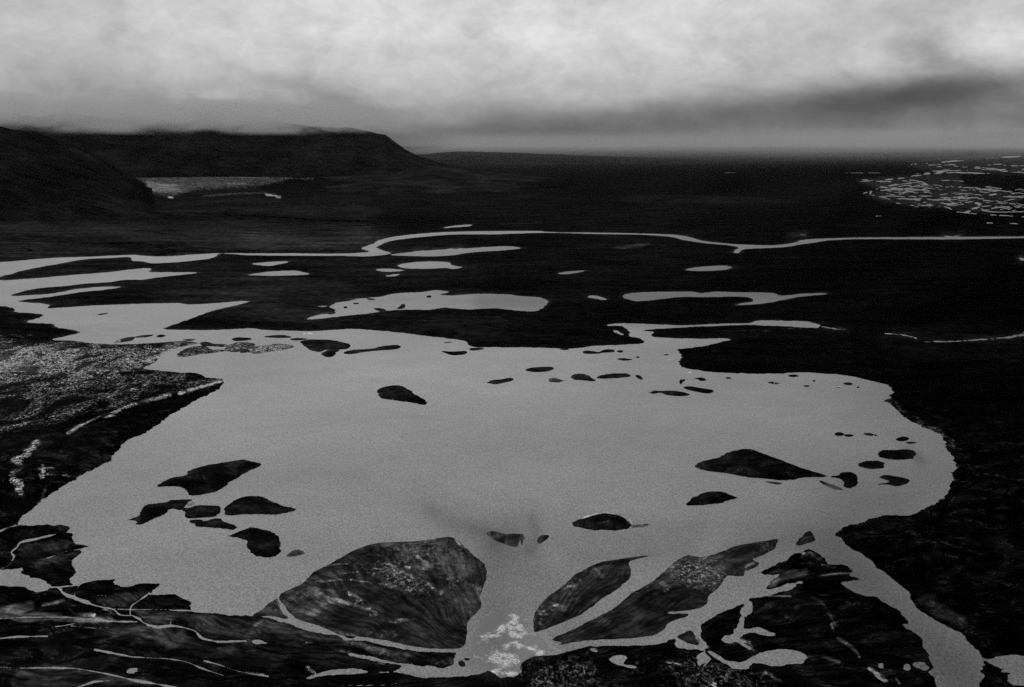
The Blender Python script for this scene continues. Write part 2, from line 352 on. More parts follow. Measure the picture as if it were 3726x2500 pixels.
WATER += [
 "F 0,350 60,338 180,325 300,322 380,338 395,345 300,352 150,356 60,352", "F 30,278 130,268 260,262 200,282 130,292 60,285",
 "F 900,222 1000,208 1150,195 1400,180 1600,168 1700,170 1728,182 1600,195 1480,202 1380,212 1300,225 1150,232 1000,228",
 "F 955,290 1020,272 1150,263 1270,268 1300,290 1365,300 1300,312 1260,305 1150,311 1000,308",
 "F 820,312 900,310 1000,320 900,330 840,325", "F 860,358 960,342 930,358", "F 1230,55 1300,38 1420,30 1400,42 1300,48",
 "F 385,630 440,605 520,592 560,572 525,550 560,525 640,515 700,500 850,485 950,465 1100,460 1200,445 1280,458 1210,475 1300,480 1450,468 1640,472 G 140,482 280,490 340,520 300,560 250,580 130,575 0,560 F 1400,568 1250,555 1150,570 1000,570 900,575 800,590 640,605 500,622",
 "F 455,548 510,545 480,552", "G 585,490 620,478 670,485 710,500 690,508 640,500",
 "G 805,490 850,465 1000,458 1250,455 1300,465 1400,455 1550,460 H 0,459 150,464 200,480 330,468 495,466 400,480 300,492 200,510 100,530 -40,540 G 1520,540 1640,515 1600,490 1400,488 1290,490 1200,488 1050,502 900,515 850,505",
 "G 1205,318 1280,300 1450,290 1505,300 1450,318 1300,325", "G 400,338 480,325 580,322 480,342 430,345",
 "A -160,820 0,822 130,820 140,850 200,870 260,885 300,910 315,937 240,965 200,955 150,935 80,930 0,925 -160,920",
 "C 740,1395 790,1370 830,1385 820,1420 905,1435 890,1452 780,1430", "C 1280,1360 1330,1355 1370,1400 1300,1430 1280,1410",
 "C 1080,1410 1150,1405 1200,1430 1100,1425",
 "C 1350,1340 1400,1355 1450,1390 1500,1402 1560,1402 1613,1375 D 100,1340 250,1333 330,1350 360,1375 340,1400 310,1412 150,1432 40,1425 C 1600,1460 1500,1452 1460,1420 1400,1385",
 "D 735,1430 790,1460 860,1520 870,1535 830,1525 770,1480", "D 1050,1415 1100,1410 1150,1440 1110,1465 1060,1440", "D 810,1420 850,1415 860,1450 820,1450",
 "D 980,1430 1010,1425 1000,1455", "A 1590,1275 1640,1268 1690,1290 1620,1297", "A 820,1468 860,1450 850,1478", "C 600,1325 640,1322 630,1342",
]
STREAMS = [  # polyline, width in source-tile pixels (across)
 ("A 325,935 370,935 400,970 470,1000 560,1035 600,1050 650,1062 720,1075 760,1110 830,1115", 15), ("A 945,972 880,1020 832,1055 825,1112", 11),
 ("A 720,1073 870,1078 1000,1076 1215,1084", 7), ("A -40,1137 200,1124 450,1128 700,1150 870,1155", 10),
 ("A 830,1112 880,1132 910,1160 1000,1188 1080,1178 1180,1195 1240,1215 1280,1260 1400,1280 1560,1276", 14), ("A 1080,1180 1082,1155", 8),
 ("A -40,1264 100,1250 300,1245", 10), ("A 600,1330 760,1362 850,1378 1050,1388 1180,1408 1280,1450 1420,1495", 9),
 ("A 1290,1400 1400,1430 1500,1465 1600,1485 1700,1500", 6), ("A 130,1448 450,1448 600,1470 700,1490 850,1525 1000,1550 1200,1590", 10),
 ("A 480,1575 600,1535 690,1528", 9), ("A 450,1180 600,1195 690,1190", 5), ("A 350,1185 450,1170 520,1150", 5),
 ("A 0,820 50,800 90,740 70,715 110,680 130,650 220,630 350,600", 9), ("A 250,765 350,735 430,705 530,692", 6),
 ("A -20,585 60,555 110,545", 9), ("A 315,937 400,932 500,920", 7), ("A 470,985 500,925", 5), ("A 615,985 680,990", 6),
 ("A -30,1440 130,1448", 4),
 ("H 1110,773 1300,770 1500,756 1650,746 1760,728 1900,705", 8), ("H 1640,745 1742,720 1850,700", 8), ("H 860,720 920,724 1000,735 1060,750", 6), ("H 430,670 520,688 610,695", 5),
 ("B 940,1545 900,1555 600,1558", 5), ("C 1290,1450 1350,1500 1400,1560", 7), ("C 560,1430 570,1480", 12), ("D 1175,1240 1140,1200", 1),
 ("C 1300,1240 1320,1300 1330,1345", 20), ("C 1370,1390 1320,1440", 8),
 ("C 1480,1040 1480,1040", 1),
 ("K 1600,535 1750,526 1900,512 2100,498 2337,482 2500,470", 11), ("K 1700,540 1850,538 1950,545 2050,560", 8), ("K 1740,582 1900,575 2050,560 2200,580 2290,578 2420,545", 8),
 ("K 1230,655 1350,640 1500,630 1700,600 1900,590 2130,600", 11), ("K 1290,725 1400,690 1600,660 1800,680 2000,690 2200,710 2337,745 2450,750", 9),
 ("K 1290,727 1450,760 1550,800 1800,810 1900,845 2100,865 2337,878 2450,890", 8), ("K 1500,760 1700,770 1900,762 2100,740 2220,715", 12),
 ("K 1280,637 1340,640 1450,650 1600,640 1700,668", 10), ("K 1750,650 1850,640 1940,648", 6), ("K 1400,705 1600,700 1750,715", 10), ("K 1520,735 1620,745 1750,742 1880,790 1850,806", 9),
 ("K 1900,740 2000,775 2050,800 2000,830 1960,845", 22), ("K 2050,825 2110,845", 8), ("K 2120,800 2220,780", 6), ("K 2337,845 2150,848 2060,835", 5), ("K 1350,700 1330,728", 12),
 ("K 1620,600 1800,585 1850,580", 9), ("K 1370,873 1405,874", 4), ("K 2100,918 2130,919", 6), ("K 2245,923 2295,925", 5), ("K 1815,1005 1915,1004", 5),
 ("K 815,994 905,994", 4), ("K 2318,1155 2400,1165", 14), ("K 2200,432 2400,425",5), ("K 380,590 1400,592", 2.5),
 ("H 1510,20 1540,21", 5), ("I 1095,750 1130,752", 10), ("I 1740,738 1830,752", 7), ("J 560,1105 700,1100 860,1080", 4),
]
# little islands in the ponds, one low shelf each: name, outline, albedo, height, label
HT = {'dark': .012}
ISLANDS = [
 # delta in the foreground
 ("B 345,915 400,860 420,840 520,790 600,745 700,690 780,665 880,650 1050,645 1150,635 1220,622 1280,615 1330,635 1420,720 1490,775 1518,830 1510,900 1475,990 1480,1050 1465,1085 1400,1150 1385,1250 1380,1290 1365,1315 1340,1325 1150,1325 1000,1300 850,1270 700,1250 600,1240 450,1180 300,1130 240,1060 200,1010 220,975 300,935", .036, 4, 'delta_island', 'largest streaked silt island of the river delta, left of the foaming rapids'),
 ("B 35,1117 100,1070 180,1008 205,1040 215,1090 260,1135 150,1118", .030, 2, 'delta_island', 'small grey silt wedge tucked against the left foot of the largest delta island'),
 ("C 250,1215 248,1130 265,1085 320,1010 400,950 470,890 520,845 550,835 620,795 700,770 830,750 980,735 900,755 850,775 862,830 850,880 770,950 680,1010 560,1100 450,1150 350,1190 265,1220", .030, 3.2, 'delta_island', 'leaf-shaped silt island with a notch, just right of the foaming rapids'),
 ("C 370,1268 450,1225 600,1150 750,1070 880,970 1010,895 1100,810 1180,750 1230,732 1310,745 1420,715 1540,670 1700,645 D 0,655 120,640 175,628 178,650 160,690 110,720 60,745 20,760 C 1680,785 1600,830 1590,815 1570,865 1480,860 1450,900 1400,960 1360,990 1345,1040 1300,1070 1200,1085 1100,1100 1230,1105 1150,1140 1090,1170 1070,1210 1000,1240 850,1260 600,1270 520,1280 410,1300 430,1285", .026, 3.4, 'delta_island', 'long club-shaped silt island slanting up across the delta towards the right'),
 ("C 1160,1245 1200,1225 1245,1212 1270,1245 1300,1265 1290,1300 1230,1290 1170,1260", .022, 1.8, 'delta_island', 'tiny triangular silt island at the foot of the long club-shaped one'),
 ("D 300,670 330,620 380,578 410,610 415,640 370,655", .018, 1.8, 'sandbar', 'small dark pointed sandbar standing alone in the river mouth on the right'),
 ("B 1515,590 1560,580 1640,600 C 100,597 180,600 180,650 172,668 160,640 140,680 90,670 0,640 B 1530,610", .040, 1.0, 'sandbar', 'half sunken streaky sandbar at the front of the delta, left of two'),
 ("C 290,605 345,605 330,630 275,660", .035, 1.0, 'sandbar', 'tiny grey sandbar at the front of the delta, right of two'),
 ("D 445,258 500,275 560,295 600,320 540,315 480,290", .050, .7, 'sandbar', 'thin grey sandbar trailing off the tail of the largest island in the lake'),
 ("B 240,742 270,715 290,700 330,695 370,722 300,740", .070, .7, 'sandbar', 'pale half sunken sandbar beside a round black island in the left of the lake'),
 ("D 100,265 150,266 210,277 180,283 130,274", .10, .5, 'sandbar', 'faint sliver of sandbar just below the largest island in the lake'),
 ("C 870,548 920,540 980,535 940,552 880,558", .09, .5, 'sandbar', 'faint sandbar trailing to the right of the white-rimmed oval island'),
 # islands in the lake, right half
 ("C 485,530 520,505 600,475 700,460 780,470 860,500 872,530 840,560 770,578 700,572 650,580 560,565 500,550", .010, 4, 'island', 'oval black island with a white rim, just above the delta'),
 ("C 1215,405 1250,375 1330,335 1380,325 1460,335 1540,365 1480,390 1420,405 1300,415 1225,418", .010, 3.5, 'island', 'lens-shaped black island just below the largest island in the lake'),
 ("C 1272,165 1310,140 1410,115 1480,80 1560,60 1640,60 D 60,75 180,120 280,160 400,200 485,228 440,238 350,240 240,258 100,248 0,240 C 1500,215 1380,200 1300,185", .010, 5, 'island', 'largest black island in the right of the lake, humped with a long tapering tail'),
 ("D 520,235 560,228 600,208 640,205 680,225 683,252 698,275 680,300 640,308 600,300 590,270 570,245", .008, 3, 'island', 'heart-shaped black island off the tail of the largest island in the lake'),
 ("D 685,162 740,138 800,133 850,145 860,165 840,182 760,185", .008, 2.5, 'island', 'small oval island between the heart-shaped island and the long oval one'),
 ("D 825,235 870,222 950,235 1010,250 1020,265 990,282 930,295 880,285 810,283 870,275 890,265 850,250", .012, 2, 'island', 'ragged oval island with a thin spit, lowest near the right shore'),
 ("D 820,90 850,65 920,68 940,60 1040,65 1060,85 1040,115 980,125 880,122 835,110", .007, 3, 'island', 'long black oval island near the right shore of the lake'),
 ("H 928,1390 970,1372 1010,1378 1014,1395 980,1405 940,1402", .007, 2, 'island', 'small black island above the long oval one near the right shore'),
 ("H 985,1412 1020,1405 1065,1412 1020,1422", .009, 1.2, 'islet', 'flat sliver of an islet touching the small black island near the right shore'),
 ("H 540,1355 570,1346 600,1355 592,1368 560,1370", .010, 1.5, 'islet', 'left one of two touching islets above the largest island in the lake'),
 ("H 600,1362 640,1358 665,1366 640,1376 610,1373", .010, 1.5, 'islet', 'right one of two touching islets above the largest island in the lake'),
 ("H 722,1358 760,1350 800,1362 812,1370 760,1368", .012, 1.2, 'islet', 'small islet with a white tail between the twin islets and the right shore'),
 ("H 245,990 280,980 318,990 280,998", .010, 1.2, 'islet', 'small dark islet close under the far right shore'),
 ("H 118,1030 150,1026 195,1035 160,1042", .010, 1.0, 'islet', 'flat islet with a white patch below the far right shore'),
 ("H 595,1038 625,1029 658,1038 630,1049", .010, 1.3, 'islet', 'dark oval islet near the bend of the far right shore'),
 ("H 345,1052 375,1048 380,1055 365,1060", .010, .9, 'islet', 'tiny thin islet left of the oval one near the far right bend'),
 ("H 401,1021 411,1015 421,1021 411,1027", .007, 1.1, 'rock', 'tiny round black rock in the water below the far right shore'),
 ("H 550,1062 570,1052 588,1058 570,1064", .010, .8, 'rock', 'tiny white-topped rock beside the dark oval islet'),
 ("H 680,1062 690,1057 694,1063 686,1067", .010, .8, 'rock', 'tiny rock just right of the dark oval islet'),
 ("G 195,955 220,940 290,932 360,932 374,945 340,960 260,966", .010, 2, 'island', 'flat cigar-shaped island left of the rocky speckled islet'),
 ("F 1515,1030 1560,1015 1610,1010 1670,1000 1687,1015 1640,1030 1570,1043", .012, 2, 'island', 'small wavy island with a white left tip in the upper middle of the lake'),
 ("G 345,1005 380,1000 420,1012 448,1018 400,1030 350,1028", .035, 1.5, 'islet', 'pale speckled rocky islet in the upper middle of the lake'),
 ("G 475,995 510,978 560,975 600,990 638,1022 570,1020 500,1012", .013, 2.2, 'island', 'dark fin-shaped island right of the speckled rocky islet'),
 ("G 643,1002 670,985 740,975 830,973 860,990 800,1000 700,1007", .011, 2.2, 'island', 'long smooth oval island right of the fin-shaped one'),
 ("G 890,985 912,984 942,1005 925,1013", .010, 1.3, 'islet', 'short slanting islet right of the long smooth oval island'),
 ("G 560,836 580,828 640,835 660,838 700,822 750,822 752,838 690,842 650,849 570,848", .012, 1.5, 'island', 'thin double-lobed island close under the far shore in the middle'),
 ("G 775,833 795,826 812,831 800,841", .012, 1.0, 'islet', 'dot-like islet just right of the double-lobed island'),
 ("G 773,881 820,877 872,886 820,893", .011, 1.2, 'islet', 'thin flat islet below the double-lobed island'),
 ("G 895,870 908,866 918,872 905,876", .012, .7, 'rock', 'tiny rock right of the thin flat islet'),
 ("G 1070,856 1090,851 1105,855 1088,860", .014, .7, 'rock', 'tiny rock in the narrows below the far inlet'),
 ("G 408,819 440,814 475,821 440,826", .012, .8, 'islet', 'thin islet hugging the far shore left of the double-lobed island'),
 ("G 980,1092 1010,1080 1040,1085 1120,1082 1200,1092 1240,1110 1180,1119 1100,1113 1050,1097 1000,1102", .010, 2, 'island', 'long low island with a pale rocky left end below the far right point'),
 ("G 1193,1062 1240,1054 1310,1066 1380,1078 1388,1090 1350,1101 1290,1093 1220,1076", .009, 2, 'island', 'smooth black slanting island above the one with a pale rocky end'),
 ("G 1172,1015 1205,1010 1208,1020 1190,1030 1180,1045", .010, 1.2, 'rock', 'small black hooked rock above the smooth slanting island'),
 ("G 1262,1006 1310,998 1342,1015 1310,1023 1285,1010", .010, 1.2, 'islet', 'small islet with a white upper edge below the far right point'),
 ("G 1460,1003 1480,995 1500,1005 1478,1009", .06, .8, 'rock', 'tiny pale rock right of the islet with a white upper edge'),
 # islands in the lake, middle and top left
 ("F 815,1085 840,1068 900,1052 970,1050 1030,1075 1070,1110 1120,1135 1137,1160 1125,1173 1060,1161 950,1146 860,1133 830,1110", .013, 3.5, 'island', 'dark island like a tadpole alone in the upper middle of the lake'),
 ("F 335,770 380,760 520,760 640,785 657,800 630,818 580,822 500,825 450,837 380,812", .014, 3, 'island', 'broad dark island near the far left shore'),
 ("F 470,853 505,825 575,818 560,845 540,866 515,870", .014, 2.2, 'island', 'small triangular island hanging below the broad dark one'),
 ("F 610,848 660,825 780,818 860,800 950,792 974,808 930,822 850,828 760,835 660,851", .013, 2.2, 'island', 'long thin slanting island right of the broad dark one'),
 ("F 1230,832 1300,835 1380,830 1397,842 1360,855 1300,858 1260,846", .011, 1.8, 'island', 'small flat-topped black island off the far shore'),
 ("F 1405,815 1450,810 1505,818 1450,828 1415,827", .011, 1.2, 'islet', 'thin dark wedge of an islet almost touching the far shore'),
 ("F 1240,778 1290,772 1300,776 1260,781", .012, .6, 'islet', 'hair-thin islet in the bay under the far shore'),
 ("F 98,741 190,730 240,732 278,745 200,749", .013, 1.5, 'islet', 'flat dark islet above the rubble islets, left of the broad island'),
 ("F 268,756 320,748 385,757 300,765", .013, 1.2, 'islet', 'thin dark islet just above the left end of the broad island'),
 ("F 18,842 60,800 120,795 200,785 300,803 220,825 120,840 60,850", .030, 2.2, 'rubble_islet', 'pale rubble islet, rightmost of the chain off the rocky left shore'),
 ("E 1112,862 1170,820 1230,800 1300,800 1342,830 1270,850 1160,869", .022, 2.2, 'rubble_islet', 'dark rubble islet, leftmost of the chain off the rocky left shore'),
 ("E 1290,838 1340,825 1420,823 1428,832 1300,849", .012, 1.5, 'rubble_islet', 'thin dark rubble islet below the middle of the chain'),
 ("E 1262,782 1300,772 1350,785 1432,790 1428,806 1350,802 1290,800", .025, 1.8, 'rubble_islet', 'thin pale-edged rubble islet at the upper left of the chain'),
 ("E 1430,812 1500,777 1590,778 1622,790 1595,815 1500,838 1440,832", .024, 2.2, 'rubble_islet', 'round humped rubble islet in the middle of the chain'),
 ("E 1520,838 1560,818 1595,842 1560,848", .018, 1.4, 'rubble_islet', 'small rubble islet with a pale foot below the round humped one'),
 ("E 1468,757 1500,745 1580,748 1592,760 1500,769", .014, 1.4, 'islet', 'smooth dark islet just above the round humped rubble islet'),
 ("E 718,777 770,755 810,745 852,742 835,765 780,775", .018, 1.4, 'islet', 'dark streaky islet at the left end of the upper row of three'),
 ("E 852,742 920,730 978,729 900,749", .016, 1.2, 'islet', 'thin pale-edged islet in the middle of the upper row'),
 ("E 988,738 1020,727 1052,735 1020,745", .014, 1.3, 'islet', 'small oval islet at the right end of the upper row of three'),
 ("E 1155,761 1200,755 1240,760 1200,768", .016, 1.0, 'islet', 'small low islet close above the rubble chain'),
 ("E 618,601 650,592 690,590 640,604", .025, .7, 'sandbar', 'faint thin sandbar in the narrow bay at the far left'),
 # islands in the lake, lower left
 ("A 995,295 1030,265 1100,238 1180,225 1190,200 1300,165 1450,138 1540,126 1600,135 1662,160 1610,185 1540,220 1430,290 1400,320 1270,352 1200,350 1175,320 1130,300 1020,299", .009, 4.5, 'island', 'large winged black island, topmost in the lower left of the lake'),
 ("A 818,507 880,485 900,440 940,410 1060,395 1080,383 1210,380 1200,395 1180,420 1140,445 1090,440 1060,465 960,510 880,537 860,515", .008, 3.5, 'island', 'ragged slanting black island, leftmost of the lower left cluster'),
 ("A 1150,430 1190,430 1230,420 1300,415 1388,420 1390,435 1375,480 1300,495 1230,502 1180,495 1165,465", .008, 3, 'island', 'squarish black island in the middle of the lower left cluster'),
 ("A 1193,512 1280,502 1295,518 1370,500 1420,520 1500,550 1480,572 1400,562 1240,552 1230,535", .010, 2.5, 'island', 'low tapering dark island right below the squarish black one'),
 ("A 1428,460 1430,430 1460,400 1530,365 1600,355 1690,372 B 130,380 210,412 240,425 317,438 290,458 180,475 0,471 A 1440,479", .008, 4.2, 'island', 'whale-backed black island with a ragged right end in the lower left of the lake'),
 ("A 1430,612 1462,600 1520,580 1580,558 B 15,554 80,565 170,595 210,640 215,700 190,735 120,749 50,730 0,690 A 1558,665 1562,640 1500,620", .007, 4.2, 'island', 'round black island, lowest in the lower left cluster beside a pale sandbar'),
 ("F 352,722 385,715 416,722 385,729", .55, 1.0, 'rock', 'thin white rock under the far left shore above the broad dark island'),
 ("G 1222,966 1235,960 1248,966 1235,971", .6, .9, 'rock', 'tiny white rock close under the far right point'),
 ("G 1098,889 1107,884 1116,889 1107,894", .5, .7, 'rock', 'tiny white rock alone in the narrows left of the far right point'),
 ("A 1180,400 1212,386 1236,398 1222,416 1192,422", .16, 1.2, 'rubble_islet', 'small pale rubble heap between the ragged and the squarish black islands'),
 ("B 1335,1410 1362,1400 1386,1428 1370,1440 1345,1432", .008, 1.6, 'rock', 'small black rock in the channel at the left edge of the rapids'),
 ("B 1375,1388 1398,1384 1412,1392 1395,1400", .008, 1.2, 'rock', 'tiny black rock nearest the foam in the left channel'),
 ("B 620,1243 660,1240 690,1252 660,1262 630,1256", .010, 1.0, 'rock', 'thin dark bar in the channel below the largest delta island'),
]
# ponds inside the land keep tiny islands too
POND_ISLETS = ["F 970,545 985,532 1002,540 990,562 950,565", "F 1135,487 1155,478 1168,488 1150,495", "F 610,556 622,547 634,555 622,562", "F 665,530 690,525 712,531 685,536", "F 755,500 790,498 812,507 780,510", "F 800,560 850,560 880,575 840,580", "F 500,590 540,580 560,590 530,600"]

